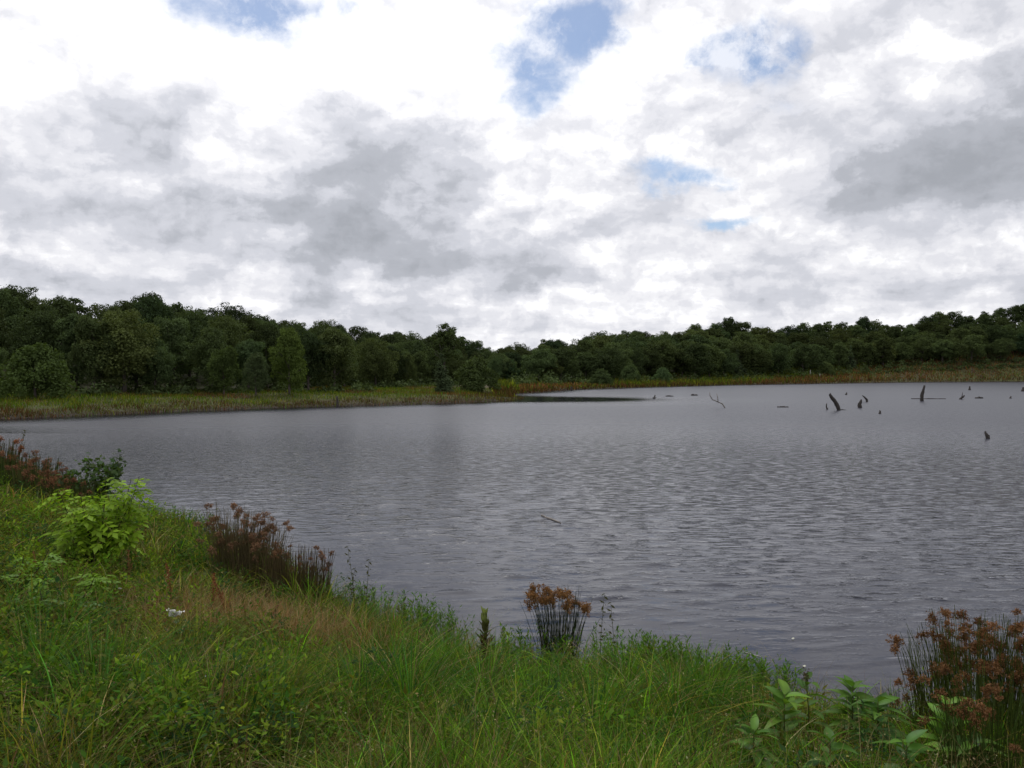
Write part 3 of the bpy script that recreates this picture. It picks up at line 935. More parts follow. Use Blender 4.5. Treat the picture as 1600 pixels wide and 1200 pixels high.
# willow-weed shoots standing along the water's edge
ge = np.random.default_rng(59)
sh = []
for px, py, k in ((660, 985, 40), (630, 975, 30), (690, 1000, 26), (720, 1015, 10), (800, 1040, 22), (815, 1045, 14), (960, 1048, 18), (1010, 1058, 40), (1030, 1064, 46), (1060, 1066, 40),
                  (1120, 1085, 40), (1150, 1090, 44), (1180, 1092, 36), (1205, 1098, 30), (1230, 1105, 16), (560, 960, 24), (590, 968, 18), (260, 820, 40), (290, 826, 40), (230, 812, 26), (1085, 1075, 26), (985, 1055, 16), (880, 1060, 14), (930, 1058, 14)):
    x, y, z = land(px, py)
    for _ in range(int(k * 1.5)):
        sh.append((x + ge.normal() * 0.12, y + ge.normal() * 0.20 + 0.12, ge.uniform(0.16, 0.44)))
sh = np.array(sh)
n = len(sh)
zz = np.maximum(height(sh[:, 0], sh[:, 1]), -0.1)
st_c = jitter(np.tile(np.array([0.06, 0.075, 0.022]), (n, 1)), ge)
V1 = blades(sh[:, 0], sh[:, 1], zz, sh[:, 2], np.full(n, 0.005), st_c, ge, lean=0.15, levels=4, curl=0.1)
mid = V1[0].reshape(n, 4, 2, 3).mean(2)
lc, ld_ = [], []
for j in range(14):
    f = ge.uniform(0.25, 1.0, (n, 1)) * 3
    i0 = np.clip(f.astype(int), 0, 2)
    p0 = np.take_along_axis(mid, i0[:, :, None], 1)[:, 0]; p1 = np.take_along_axis(mid, i0[:, :, None] + 1, 1)[:, 0]
    a = ge.uniform(0, 6.28, n)
    out = np.stack([np.cos(a), np.sin(a), ge.uniform(0.3, 1.2, n)], 1)
    lc.append(p0 + (p1 - p0) * (f - i0)); ld_.append(nrm(out))
lc, ld_ = np.concatenate(lc), np.concatenate(ld_)
nl = len(lc)
side = nrm(np.cross(ld_, np.array([0, 0, 1.0]) + ge.normal(size=(nl, 3)) * 0.2))
ln = ge.uniform(0.03, 0.075, (nl, 1)); wl = ln * 0.11
V2 = np.stack([lc, lc + ld_ * ln * 0.45 - side * wl, lc + ld_ * ln, lc + ld_ * ln * 0.45 + side * wl], 1).reshape(-1, 3)
F2 = np.arange(nl * 4, dtype=np.int32).reshape(nl, 4)
c2 = np.repeat(jitter(np.where((ge.random(nl) < 0.5)[:, None], PAL['fresh'] * 0.9, PAL['mid']), ge), 4, axis=0)
tag(link('waterside_shoots', meshnp('waterside_shoots', np.concatenate([V1[0], V2]), np.concatenate([V1[1], F2 + len(V1[0])]), cols=np.concatenate([V1[2], c2])), M_GRASS),
    'narrow-leaved green shoots standing along the near water edge', 'weeds', kind='stuff')


# ------------------------------------------------------------------ rushes with rusty seed heads
def head_mesh(seed, rad=0.068, n=330):
    g = np.random.default_rng(seed)
    parts_c, parts_n = [], []
    rays = nrm(g.normal(size=(16, 3)) + np.array([0, 0, 0.35]))
    V, F = [], []
    for rv in rays:
        L = rad * g.uniform(0.55, 1.15)
        tip = rv * L + np.array([0, 0, -0.25 * L])
        sd_ = nrm(np.cross(rv, np.array([0.2, 0.1, 1.0]))) * 0.0012
        V += [(-sd_), sd_, tip + sd_, tip - sd_]
        for _ in range(n // 16):
            parts_c.append(tip * g.uniform(0.55, 1.1) + g.normal(size=3) * rad * 0.13)
    V = np.array(V); F = np.arange(len(V), dtype=np.int32).reshape(-1, 4)
    C = np.array(parts_c)
    V2, F2 = leaf_quads(C, g.normal(size=C.shape), g.uniform(0.006, 0.013, len(C)), g, 1.8)
    VV, FF = joinq([(V, F), (V2, F2)])
    tone = np.concatenate([np.full(len(V), 0.5), np.repeat(g.uniform(0.5, 1.5, len(C)), 4)])
    me = meshnp('seed_head', VV, FF, tone=tone)
    me.materials.append(M_RUST)
    return me


HEADS = [head_mesh(i) for i in (1, 2, 3)]


def rush_clump(px, py, label, nst, rad, H, nheads, seed, hs=1.0, tint=(1, 1, 1), stint=(1, 1, 1), spread=0.35, hmin=0.78, loc=None, squash=(1, 1), stemw=0.0034):
    g = np.random.default_rng(seed)
    x, y, z = land(px, py) if loc is None else loc
    z = h1(x, y) if loc is None else z
    z = max(z, -0.05)
    root = empty('rush_clump', label, 'rush', (x, y, z), 0.0, 'rush clumps along the near shore')
    a = g.uniform(0, 6.28, nst); q_ = np.sqrt(g.random(nst)) * rad
    sx, sy = q_ * np.cos(a) * squash[0], q_ * np.sin(a) * squash[1]
    hh = H * g.uniform(0.55, 1.0, nst)
    gx = np.array([h1(x + i, y + j) for i, j in zip(sx, sy)]) - z if nst < 400 else np.zeros(nst)
    gx = np.clip(gx, -0.25, 0.4)
    V, F, c = blades(sx, sy, gx - 0.05, hh, np.full(nst, stemw), np.ones((nst, 3)), g, lean=spread, levels=5, curl=0.06, az_=a + g.normal(size=nst) * 0.5, tip=0.6)
    # a second face across each stem gives it body
    Vr = V.reshape(nst, 5, 2, 3); md = Vr.mean(2, keepdims=True); e = Vr - md
    e2 = np.stack([-e[..., 1], e[..., 0], e[..., 2]], -1)
    V2 = (md + e2).reshape(-1, 3)
    me = meshnp('stem_tuft', np.concatenate([V, V2]), np.concatenate([F, F + len(V)]), tone=np.tile(np.repeat(g.uniform(0.6, 1.5, nst), 10), 2))
    o = link('stem_tuft', me, M_STEM, root, kind='stuff'); o.color = (*stint, 1)
    order = np.argsort(-hh)
    tall = [i for i in order if hh[i] > H * hmin]
    tall = [tall[k] for k in np.linspace(0, len(tall) - 1, min(nheads, len(tall))).astype(int)]
    for i in tall:
        tip = md[i, 4, 0]
        hd = link('seed_head', HEADS[g.integers(3)], None, root, Vector(tip) - Vector((0, 0, 0.02)))
        s = hs * g.uniform(0.75, 1.25)
        hd.scale = (s, s, s * g.uniform(0.85, 1.15))
        hd.rotation_euler = (g.normal() * 0.35, g.normal() * 0.35, g.uniform(0, 6.28))
        tv = g.uniform(0.75, 1.25)
        hd.color = (tint[0] * tv, tint[1] * tv, tint[2] * tv, 1)
    return root


rush_clump(873, 1044, 'fan-shaped rush clump with orange-brown seed heads at the middle of the near shore', 190, 0.19, 0.92, 24, 101, 0.95, (1.15, 1.18, 1.1), (0.85, 0.85, 0.8), 0.22, 0.80, stemw=0.0046)
rush_clump(1530, 1172, 'tallest rusty rush clump at the right edge of the near bank', 320, 0.27, 1.14, 46, 102, 0.72, (1.0, 1.0, 1.05), (2.0, 1.8, 1.1), 0.24, 0.60, stemw=0.0046)
rush_clump(1465, 1166, 'rush clump at the left side of the big rusty clump', 150, 0.13, 0.95, 19, 103, 0.70, (1.0, 1.0, 1.05), (2.1, 1.9, 1.1), 0.26, 0.62, stemw=0.0044)
rush_clump(1604, 1184, 'rush clump cut off by the right picture edge', 190, 0.22, 1.1, 28, 104, 0.72, (1.0, 0.98, 1.0), (1.8, 1.6, 1.0), 0.24, 0.55, stemw=0.0046)
rush_clump(1555, 1236, 'dark rush clump lowest in the bottom right corner', 220, 0.24, 0.85, 24, 113, 0.7, (0.9, 0.9, 0.95), (1.6, 1.7, 1.0), 0.3, 0.5, stemw=0.0042)
rush_clump(1412, 1152, 'small short rush clump with pale bent stems beside big rusty clump', 46, 0.09, 0.5, 5, 105, 0.6, (1.0, 0.9, 0.8), (2.4, 2.0, 1.6), 0.4, 0.6, stemw=0.004)
rush_clump(368, 908, 'tall brown rush clump right of the bright green sapling', 330, 0.30, 1.10, 44, 106, 0.80, (1.15, 1.3, 1.75), (3.5, 2.0, 2.9), 0.26, 0.5, squash=(1, 0.7), stemw=0.0062)
rush_clump(402, 918, 'brown rush clump between the tall brown one and the dark reddish one', 270, 0.30, 0.98, 26, 107, 0.78, (1.1, 1.25, 1.7), (3.4, 1.9, 2.8), 0.26, 0.5, stemw=0.006)
rush_clump(462, 942, 'dark reddish-brown rush clump standing at the water right of the brown ones', 360, 0.34, 0.80, 16, 108, 0.6, (1.05, 1.1, 1.4), (2.6, 1.35, 2.0), 0.09, 0.62, squash=(1.2, 0.6), stemw=0.006)
rush_clump(30, 764, 'reddish rush clump against the water at the left picture edge', 260, 0.8, 0.95, 34, 109, 1.15, (0.95, 1.0, 1.3), (1.6, 1.6, 1.2), 0.14, 0.5, stemw=0.014)
rush_clump(-10, 756, 'tallest rust-red rush at the extreme left of the near shore', 160, 0.6, 1.2, 22, 110, 1.2, (1.2, 0.95, 0.95), (2.0, 1.4, 1.2), 0.14, 0.5, stemw=0.014)
rush_clump(72, 776, 'low reddish rush clump between the left edge and the leafy shrub', 240, 0.7, 0.72, 28, 111, 1.0, (1.0, 0.98, 1.3), (1.8, 1.3, 1.2), 0.14, 0.5, stemw=0.013)
rush_clump(105, 790, 'dull red rush clump directly below the leafy shrub', 200, 0.55, 0.66, 22, 112, 0.95, (0.95, 0.92, 1.2), (1.6, 1.25, 1.2), 0.14, 0.5, stemw=0.012)


# ------------------------------------------------------------------ dock plants with reddish seed spikes
def spike_mesh(seed, L=0.42):
    g = np.random.default_rng(seed)
    n = 260
    f = g.random(n)
    a = g.uniform(0, 6.28, n)
    rad = (0.012 + 0.03 * np.sin(np.pi * np.clip(f, 0.02, 1)) ** 0.8) * g.uniform(0.2, 1.0, n) * (0.6 + 0.6 * (np.sin(f * 34) > -0.2))
    C = np.stack([rad * np.cos(a), rad * np.sin(a), f * L], 1)
    V, F = leaf_quads(C, g.normal(size=(n, 3)), g.uniform(0.008, 0.017, n), g, 1.4)
    me = meshnp('seed_spike', V, F, tone=np.repeat(g.uniform(0.5, 1.6, n), 4))
    me.materials.append(M_DOCK)
    return me


SPIKES = [spike_mesh(i) for i in (1, 2, 3)]


def leaf_mesh(name, L, Wd, col, seed=0, fold=0.25, droop=0.35, segs=6, wave=0.0, tipw=1.0):
    """one leaf blade: midrib plus two halves, along +X, drooping"""
    g = np.random.default_rng(seed)
    V, F = [], []
    for i in range(segs + 1):
        f = i / segs
        x = L * f; z = -droop * L * f ** 2 + 0.12 * L * f
        ww = Wd * (math.sin(math.pi * min(f ** 0.75, 0.999)) ** 0.9 * tipw + 0.012)
        lift = ww * fold + wave * Wd * math.sin(i * 2.1)
        V += [(x, -ww, z + lift), (x, 0, z), (x, ww, z + lift * (0.8 + 0.4 * g.random()))]
    for i in range(segs):
        a = i * 3
        F += [(a, a + 3, a + 4, a + 1), (a + 1, a + 4, a + 5, a + 2)]
    cols = np.tile(np.array(col), (len(V), 1))
    cols[1::3] *= 1.35
    me = meshnp(name, np.array(V), np.array(F, np.int32), smooth=True, cols=cols)
    me.materials.append(M_LEAF)
    return me


M_STALK = leafy('green_stalks', (0.075, 0.085, 0.03), transl=0.1, gloss=0.04, var=0.3)


def stalk(name, pts, r0, r1, parent, tint=(1, 1, 1), sides=6):
    V, F = tube(pts, np.linspace(r0, r1, len(pts)), sides)
    o = link(name, meshnp(name, V, F, tone=np.ones(len(V)), smooth=True), M_STALK, parent)
    o.color = (*tint, 1)
    return o


DOCKLEAF = leaf_mesh('leaf', 0.2, 0.022, (0.07, 0.085, 0.025), 3, wave=0.3)


def dock(px, py, H, seed, label, tint=(1, 1, 1)):
    g = np.random.default_rng(seed)
    x, y, z = land(px, py)
    root = empty('dock_plant', label, 'dock', (x, y, z), g.uniform(0, 6.28), 'dock plants gone to seed on the left bank')
    lx, ly = g.normal(size=2) * 0.06
    stalk('stem', [(0, 0, -0.05), (lx * 0.4, ly * 0.4, H * 0.5), (lx, ly, H)], 0.005, 0.002, root, (2.0, 0.9, 0.7))
    s = H * 0.62 / 0.42
    sp_ = link('seed_spike', SPIKES[g.integers(3)], None, root, (lx * 0.38, ly * 0.38, H * 0.42)); sp_.scale = (s * 1.05, s * 1.05, s); sp_.color = (*tint, 1)
    sp_.rotation_euler = (-ly * 1.2 / H, lx * 1.2 / H, 0)
    for j in range(2):
        e = link('seed_spike', SPIKES[g.integers(3)], None, root, (lx * 0.35, ly * 0.35, H * (0.36 + 0.1 * j)))
        e.scale = (s * 0.5,) * 3; e.rotation_euler = (g.normal() * 0.35, g.normal() * 0.35, 0); e.color = (*tint, 1)
    for j in range(4):
        lf = link('leaf', DOCKLEAF, None, root, (0, 0, H * (0.08 + 0.07 * j)))
        lf.rotation_euler = (0, -0.5, j * 2.2 + g.normal() * 0.3); lf.scale = (1.1 - 0.15 * j,) * 3
    return root


dock(268, 962, 0.52, 1, 'tall reddish dock directly above the large white flower', (1.3, 0.95, 0.85))
dock(330, 975, 0.50, 2, 'reddish dock right of the large white flower below the brown rushes', (1.2, 0.95, 0.85))
dock(358, 985, 0.55, 3, 'tallest reddish dock below the tall brown rushes', (1.3, 1.0, 0.9))
dock(232, 990, 0.34, 4, 'short dock just left of the large white flower', (1.1, 0.9, 0.8))
dock(200, 930, 0.46, 5, 'brown dock at the right foot of the bright sapling', (1.0, 0.95, 0.9))
dock(60, 930, 0.42, 6, 'brown dock left of the bright sapling', (0.95, 0.9, 0.8))
dock(385, 1010, 0.36, 7, 'pale brown dock on the dry patch below the docks', (1.2, 1.2, 1.2))
dock(415, 1000, 0.34, 8, 'faded dock at the right of the dry patch', (1.15, 1.2, 1.2))
dock(310, 945, 0.34, 9, 'small dock in front of the brown rushes left foot', (1.2, 0.9, 0.8))

# dry tangle patch round the docks
gd = np.random.default_rng(61)
x0, y0, z0 = land(392, 990)
n = 5600
X = x0 + gd.normal(size=n) * 0.85; Y = y0 + gd.normal(size=n) * 0.6
ok = shore_dist(X, Y) > 0.05
X, Y = X[ok], Y[ok]; n = len(X)
cl = np.where((gd.random(n) < 0.65)[:, None], np.array([0.27, 0.185, 0.10]), PAL['rust'] * 1.1)
cl = np.where((gd.random(n) < 0.3)[:, None], PAL['straw'], cl)
V, F, c = blades(X, Y, height(X, Y), gd.uniform(0.18, 0.48, n), gd.uniform(0.003, 0.008, n), jitter(cl, gd), gd, lean=0.7, levels=4, curl=0.6)
tag(link('dry_grass', meshnp('dry_grass', V, F, cols=c), M_GRASS), 'patch of dry reddish-brown grass among the docks', 'grass', kind='stuff')


# ------------------------------------------------------------------ bright green sapling with feather leaves
def pinnate(seed, L=0.15, pairs=3, col=(0.115, 0.205, 0.025)):
    g = np.random.default_rng(seed)
    V, F, C = [], [], []
    def quad(p0, d, s, ln, wd_, drop):
        b = len(V)
        V.extend([p0, p0 + d * ln * 0.45 - s * wd_ - np.array([0, 0, drop * 0.3]), p0 + d * ln - np.array([0, 0, drop]), p0 + d * ln * 0.45 + s * wd_ - np.array([0, 0, drop * 0.3])])
        F.append((b, b + 1, b + 2, b + 3))
        cj = np.array(col) * g.uniform(0.75, 1.25)
        C.extend([cj] * 4)
    for i in range(pairs):
        f = (i + 0.8) / pairs
        p0 = np.array([L * f, 0, 0.10 * L * f - 0.45 * L * f * f])
        ln = 0.072 * (1 - 0.30 * abs(f - 0.6))
        for sg in (-1, 1):
            dq = nrm(np.array([0.45 + 0.2 * f, sg * 0.9, -0.1 + g.normal() * 0.08]))
            quad(p0, dq, nrm(np.cross(dq, np.array([0, 0, 1.0]))), ln, ln * 0.31, ln * 0.22)
    quad(np.array([L, 0, -0.35 * L]), np.array([0.9, 0, -0.3]), np.array([0, 1.0, 0]), 0.075, 0.022, 0.02)
    b = len(V)
    for i in range(5):
        f = i / 4
        V.extend([np.array([L * f, -0.0018, 0.10 * L * f - 0.45 * L * f * f]), np.array([L * f, 0.0018, 0.10 * L * f - 0.45 * L * f * f])])
        C.extend([np.array([0.09, 0.10, 0.03])] * 2)
    for i in range(4):
        F.append((b + 2 * i, b + 2 * i + 2, b + 2 * i + 3, b + 2 * i + 1))
    me = meshnp('leaf', np.array(V), np.array(F, np.int32), cols=np.array(C))
    me.materials.append(M_LEAF)
    return me


PIN = [pinnate(i) for i in (1, 2, 3)]


def sapling(px, py, H, nstem, nleaf, label, tint, seed, spread=0.28, scale=1.0, low=0.35):
    g = np.random.default_rng(seed)
    x, y, z = land(px, py)
    root = empty('sapling', label, 'sapling', (x, y, z))
    tips = []
    for s in range(nstem):
        a = s * 2.4 + g.normal() * 0.4
        ex, ey = math.cos(a) * spread * g.uniform(0.2, 1.15), math.sin(a) * spread * g.uniform(0.2, 1.15)
        hh = H * g.uniform(0.45, 1.0)
        pts = [(ex * 0.1, ey * 0.1, -0.05), (ex * 0.35, ey * 0.35, hh * 0.4), (ex * 0.8, ey * 0.8, hh * 0.75), (ex, ey, hh)]
        stalk('stem', pts, 0.008, 0.003, root, (0.35, 0.3, 0.35))
        tips.append(np.array(pts))
    for j in range(nleaf):
        P_ = tips[j % nstem]
        f = 1 - (1 - low) * g.random() ** 1.15
        t_ = f * 3; i0 = min(int(t_), 2)
        p_ = P_[i0] + (P_[i0 + 1] - P_[i0]) * (t_ - i0)
        lf = link('leaf', PIN[g.integers(3)], None, root, p_)
        lf.rotation_euler = (g.normal() * 0.25, g.uniform(-0.38, 0.45), g.uniform(0, 6.28))
        lf.scale = (scale * g.uniform(0.7, 1.2),) * 3
        tv = g.uniform(0.75, 1.2)
        lf.color = (tint[0] * tv, tint[1] * tv, tint[2] * tv, 1)
    return root


sapling(152, 905, 1.25, 16, 290, 'bright yellow-green feather-leaved sapling rising above the left bank', (1.95, 1.75, 1.0), 1, 0.44, 1.3, 0.36)
sapling(115, 960, 0.42, 7, 110, 'low feather-leaved shoot at the foot of the bright sapling', (1.3, 1.3, 1.0), 2, 0.34, 0.8, 0.2)
sapling(20, 950, 0.5, 7, 110, 'feather-leaved shoot at the left edge below the sapling', (1.2, 1.25, 0.95), 3, 0.36, 0.8, 0.2)
sapling(75, 1005, 0.40, 7, 100, 'dark feather-leaved shoot lowest on the left bank', (0.75, 0.8, 0.75), 4, 0.32, 0.8, 0.2)

# leafy shrub against the water at the left
g = np.random.default_rng(71)
x, y, z = land(150, 790)
root = empty('leafy_shrub', 'dark leafy shrub silhouetted on the water above the bright sapling', 'shrub', (x, y, z))
ends = []
for j in range(9):
    a = j * 2.4; sp_ = g.uniform(0.2, 0.75); hh = g.uniform(0.65, 1.1)
    pts = [(0, 0, -0.1), (math.cos(a) * sp_ * 0.4, math.sin(a) * sp_ * 0.4, hh * 0.5), (math.cos(a) * sp_, math.sin(a) * sp_, hh)]
    stalk('stem', pts, 0.012, 0.004, root, (0.5, 0.45, 0.5)); ends.append(np.array(pts))
n = 820
C = np.zeros((n, 3))
for i in range(n):
    P_ = ends[i % 9]; f = 2 * (1 - 0.75 * g.random() ** 1.3); i0 = min(int(f), 1)
    C[i] = P_[i0] + (P_[i0 + 1] - P_[i0]) * (f - i0) + g.normal(size=3) * 0.085
V, F = leaf_quads(C, np.array([0, 0, 0.8]) + g.normal(size=(n, 3)) * 0.6, g.uniform(0.05, 0.10, n), g, 1.7)
o = link('foliage', meshnp('foliage', V, F, cols=np.repeat(jitter(np.tile(np.array([0.05, 0.085, 0.025]), (n, 1)), g), 4, axis=0)), M_LEAF, root, kind='stuff')

# ------------------------------------------------------------------ large-leaved plants, bottom right
BIG = [leaf_mesh('leaf', 0.17, 0.034, (0.085, 0.155, 0.03), 5, fold=0.3, droop=0.45), leaf_mesh('leaf', 0.16, 0.038, (0.065, 0.125, 0.03), 6, fold=0.2, droop=0.25), leaf_mesh('leaf', 0.19, 0.032, (0.10, 0.17, 0.035), 7, fold=0.35, droop=0.6)]


def broadleaf(px, py, H, label, seed, tint=(1, 1, 1), nleaf=18, scale=1.0, lean=(0, 0), buds=False, Y=None):
    g = np.random.default_rng(seed)
    x, y, z = land(px, py)
    root = empty('broadleaf_plant', label, 'plant', (x, y, z), 0, 'large-leaved plants at the bottom right')
    pts = [(0, 0, -0.05), (lean[0] * 0.3, lean[1] * 0.3, H * 0.5), (lean[0], lean[1], H)]
    stalk('stem', pts, 0.0065, 0.003, root, (1.1, 1.2, 0.9))
    P_ = np.array(pts)
    for j in range(nleaf):
        f = 0.25 + 0.75 * (j + 0.5) / nleaf
        t_ = f * 2; i0 = min(int(t_), 1)
        p_ = P_[i0] + (P_[i0 + 1] - P_[i0]) * (t_ - i0)
        lf = link('leaf', BIG[g.integers(3)], None, root, p_)
        lf.rotation_euler = (g.normal() * 0.25, -0.35 * f - g.uniform(-0.1, 0.45), j * 2.4 + g.normal() * 0.35)
        s = 1.3 * scale * g.uniform(0.75, 1.15) * (1.1 - 0.35 * f)
        lf.scale = (s, s, s)
        tv = g.uniform(0.75, 1.25)
        lf.color = (tint[0] * tv, tint[1] * tv * 1.05, tint[2] * tv * 0.8, 1)
    if buds:
        C = P_[2] + g.normal(size=(70, 3)) * np.array([0.012, 0.012, 0.03])
        V, F = leaf_quads(C, g.normal(size=(70, 3)), g.uniform(0.008, 0.016, 70), g)
        link('flower_bud', meshnp('flower_bud', V, F, cols=np.repeat(jitter(np.tile(np.array([0.06, 0.05, 0.02]), (70, 1)), g), 4, axis=0)), M_LEAF, root, kind='stuff')
    return root


broadleaf(1228, 1180, 0.40, 'pale green large-leaved plant with one long hanging leaf', 1, (1.25, 1.25, 1.1), 20, 1.0)
broadleaf(1268, 1160, 0.46, 'tall dark-stemmed large-leaved plant with bud on top, before the open water', 2, (0.7, 0.75, 0.8), 9, 0.9, (-0.03, 0), True)
broadleaf(1335, 1165, 0.42, 'dense green large-leaved plant in the middle of the row', 3, (0.9, 0.95, 0.9), 34, 0.9)
broadleaf(1375, 1180, 0.36, 'shorter green large-leaved plant right of the dense one', 6, (0.8, 0.9, 0.9), 24, 0.95)
broadleaf(1478, 1205, 0.44, 'bright green large-leaved plant leaning before the rusty rushes', 4, (1.25, 1.3, 1.05), 22, 1.0, (0.02, -0.03))
broadleaf(1420, 1225, 0.24, 'low large-leaved plant at the bottom edge below the rushes', 5, (0.8, 0.95, 0.8), 14, 0.9)
broadleaf(1300, 1225, 0.26, 'low large-leaved plant at the bottom edge under the dense one', 7, (0.75, 0.85, 0.8), 14, 0.95)
broadleaf(1180, 1215, 0.28, 'low large-leaved plant leftmost in the row', 9, (0.85, 0.95, 0.85), 18, 0.8)
broadleaf(1530, 1230, 0.26, 'low large-leaved plant nearest the bottom right corner', 8, (0.9, 1.0, 0.9), 14, 1.0)

# ------------------------------------------------------------------ stalk with upright leaves by the middle of the shore
g = np.random.default_rng(81)
x, y, z = land(757, 1056)
root = empty('leafy_stalk', 'single upright leafy stalk with purplish leaves and pale green top', 'plant', (x, y, z))
stalk('stem', [(0, 0, -0.05), (0.01, 0, 0.28), (0.0, 0, 0.56)], 0.010, 0.006, root, (0.9, 0.6, 0.6))
UP = leaf_mesh('leaf', 0.105, 0.018, (0.055, 0.05, 0.022), 9, fold=0.3, droop=-0.05)
UPP = leaf_mesh('leaf', 0.085, 0.020, (0.16, 0.19, 0.07), 10, fold=0.3, droop=-0.15)
for j in range(44):
    f = j / 43
    lf = link('leaf', UPP if f > 0.76 else UP, None, root, (0.004, 0, 0.10 + 0.45 * f))
    lf.rotation_euler = (g.normal() * 0.2, -R(26 + 34 * f) + g.normal() * 0.18, j * 2.4)
    s = 1.3 * g.uniform(0.8, 1.15) * (1.1 - 0.30 * f); lf.scale = (s, s, s)
    if f <= 0.76: lf.color = (*(np.array([1.25, 0.85, 0.8]) * g.uniform(0.6, 1.1) if f < 0.5 else np.array([1.1, 1.25, 1.0])), 1)

# thin reed stalks standing in the shallows
REED = [(556, 985, 0.92, -0.10, 'taller of the two thin bare stalks right of the dark rushes'), (570, 990, 0.80, 0.04, 'shorter of the two thin bare stalks right of the dark rushes'), (25, 735, 1.2, 0.25, 'thin bare stalk leaning over the water at the left edge'),
        (545, 975, 0.62, 0.06, 'thin bare stalk closest to the dark reddish rushes'), (937, 1060, 0.78, 0.05, 'thin bare stalk just right of the orange-brown rush clump'), (962, 1066, 0.72, -0.04, 'thin bare stalk between the orange-brown clump and the green shoots')]
for px, py, H, ln, lb in REED:
    x, y, z = land(px, py)
    root = empty('reed_stalk', lb, 'reed', (x, y, z), 0, 'thin stalks at the water edge')
    wdt = 0.0035 * max(1, y / 10)
    stalk('stem', [(0, 0, -0.1), (ln * 0.3, 0, H * 0.5), (ln, 0.02, H)], wdt, wdt * 0.5, root, (0.6, 0.55, 0.5), 5)
    V, F = leaf_quads(np.array([[ln * f + 0.02 * math.sin(i * 9), 0.01, H * f] for i, f in enumerate(np.linspace(0.45, 1.0, 14))]), np.random.default_rng(5).normal(size=(14, 3)), np.full(14, 0.02 * max(1, y / 12)), np.random.default_rng(6), 3.0)
    link('seed_tip', meshnp('seed_tip', V, F, cols=np.tile(np.array([0.06, 0.06, 0.025]), (56, 1))), M_LEAF, root, kind='stuff')

# ------------------------------------------------------------------ white flowers
PET = leaf_mesh('petal', 0.045, 0.022, (0.78, 0.78, 0.76), 11, fold=0.2, droop=0.2, wave=0.25)
PET.materials.clear(); PET.materials.append(M_PETAL)
a_ = PET.attributes.new('tone', 'FLOAT', 'POINT'); a_.data.foreach_set('value', np.ones(len(PET.vertices), np.float32))
POPLEAF = leaf_mesh('leaf', 0.13, 0.022, (0.10, 0.14, 0.09), 12, wave=0.5)
g = np.random.default_rng(91)
x, y, z = land(272, 1018)
root = empty('white_flower', 'single large ragged white flower among the docks on the left bank', 'flower', (x, y, z))
stalk('stem', [(0, 0, -0.03), (0.01, 0, 0.14), (0.0, -0.02, 0.29)], 0.005, 0.004, root, (1.1, 1.3, 1.3))
for j in range(7):
    pt = link('petal', PET, None, root, (0, -0.02, 0.29)); s = g.uniform(1.6, 2.3)
    pt.scale = (s, s * 1.1, s); pt.rotation_euler = (g.normal() * 0.35, -g.uniform(0.2, 1.2), j * 0.9 + g.normal() * 0.25)
for j in range(7):
    lf = link('leaf', POPLEAF, None, root, (0, 0, 0.04 + 0.03 * j)); lf.rotation_euler = (0, -g.uniform(0.0, 0.5), j * 2.4)


def daisy(px, py, label, n, seed):
    g = np.random.default_rng(seed)
    x, y, z = land(px, py + 25)
    root = empty('small_white_flower', label, 'flower', (x, y, z), 0, 'small white flowers in the left grass')
    for j in range(n):
        bx, by = g.normal(size=2) * (0.045 if n > 1 else 0.0)
        hh = g.uniform(0.15, 0.24)
        stalk('stem', [(bx * 0.3, by * 0.3, -0.02), (bx * 0.8, by * 0.8, hh * 0.6), (bx, by, hh)], 0.0025, 0.0018, root, (1, 1.2, 0.9), 5)
        V, F = [], []
        for q_ in range(8):
            a = q_ * 0.785; ca, sa = math.cos(a), math.sin(a)
            b = len(V)
            V += [(bx, by, hh), (bx + ca * 0.010 - sa * 0.005, by + sa * 0.010 + ca * 0.005, hh + 0.003), (bx + ca * 0.018, by + sa * 0.018, hh), (bx + ca * 0.010 + sa * 0.005, by + sa * 0.010 - ca * 0.005, hh + 0.003)]
            F.append((b, b + 1, b + 2, b + 3))
        link('flower_head', meshnp('flower_head', np.array(V), np.array(F, np.int32), tone=np.full(len(V), 0.8)), M_PETAL, root, kind='stuff')
    return root


daisy(206, 1046, 'upper sprig of small white flowers below the large white flower', 4, 1)
daisy(190, 1066, 'middle sprig of small white flowers lower left of the large white flower', 3, 2)
daisy(163, 1090, 'lowest sprig of small cream flowers on the left bank', 5, 3)
daisy(190, 932, 'small white flower sprig at the foot of the bright sapling', 3, 4)
daisy(320, 1080, 'lone small white flower far below the large white flower', 1, 5)
daisy(104, 772, 'lone pale flower among the reddish rushes at the left', 1, 6)

# ------------------------------------------------------------------ drowned wood in the pond
def pix(px, py, Y):
    return np.array([(px - 800) / FPX * Y, Y, CAMH + (HOR - py) / FPX * Y])


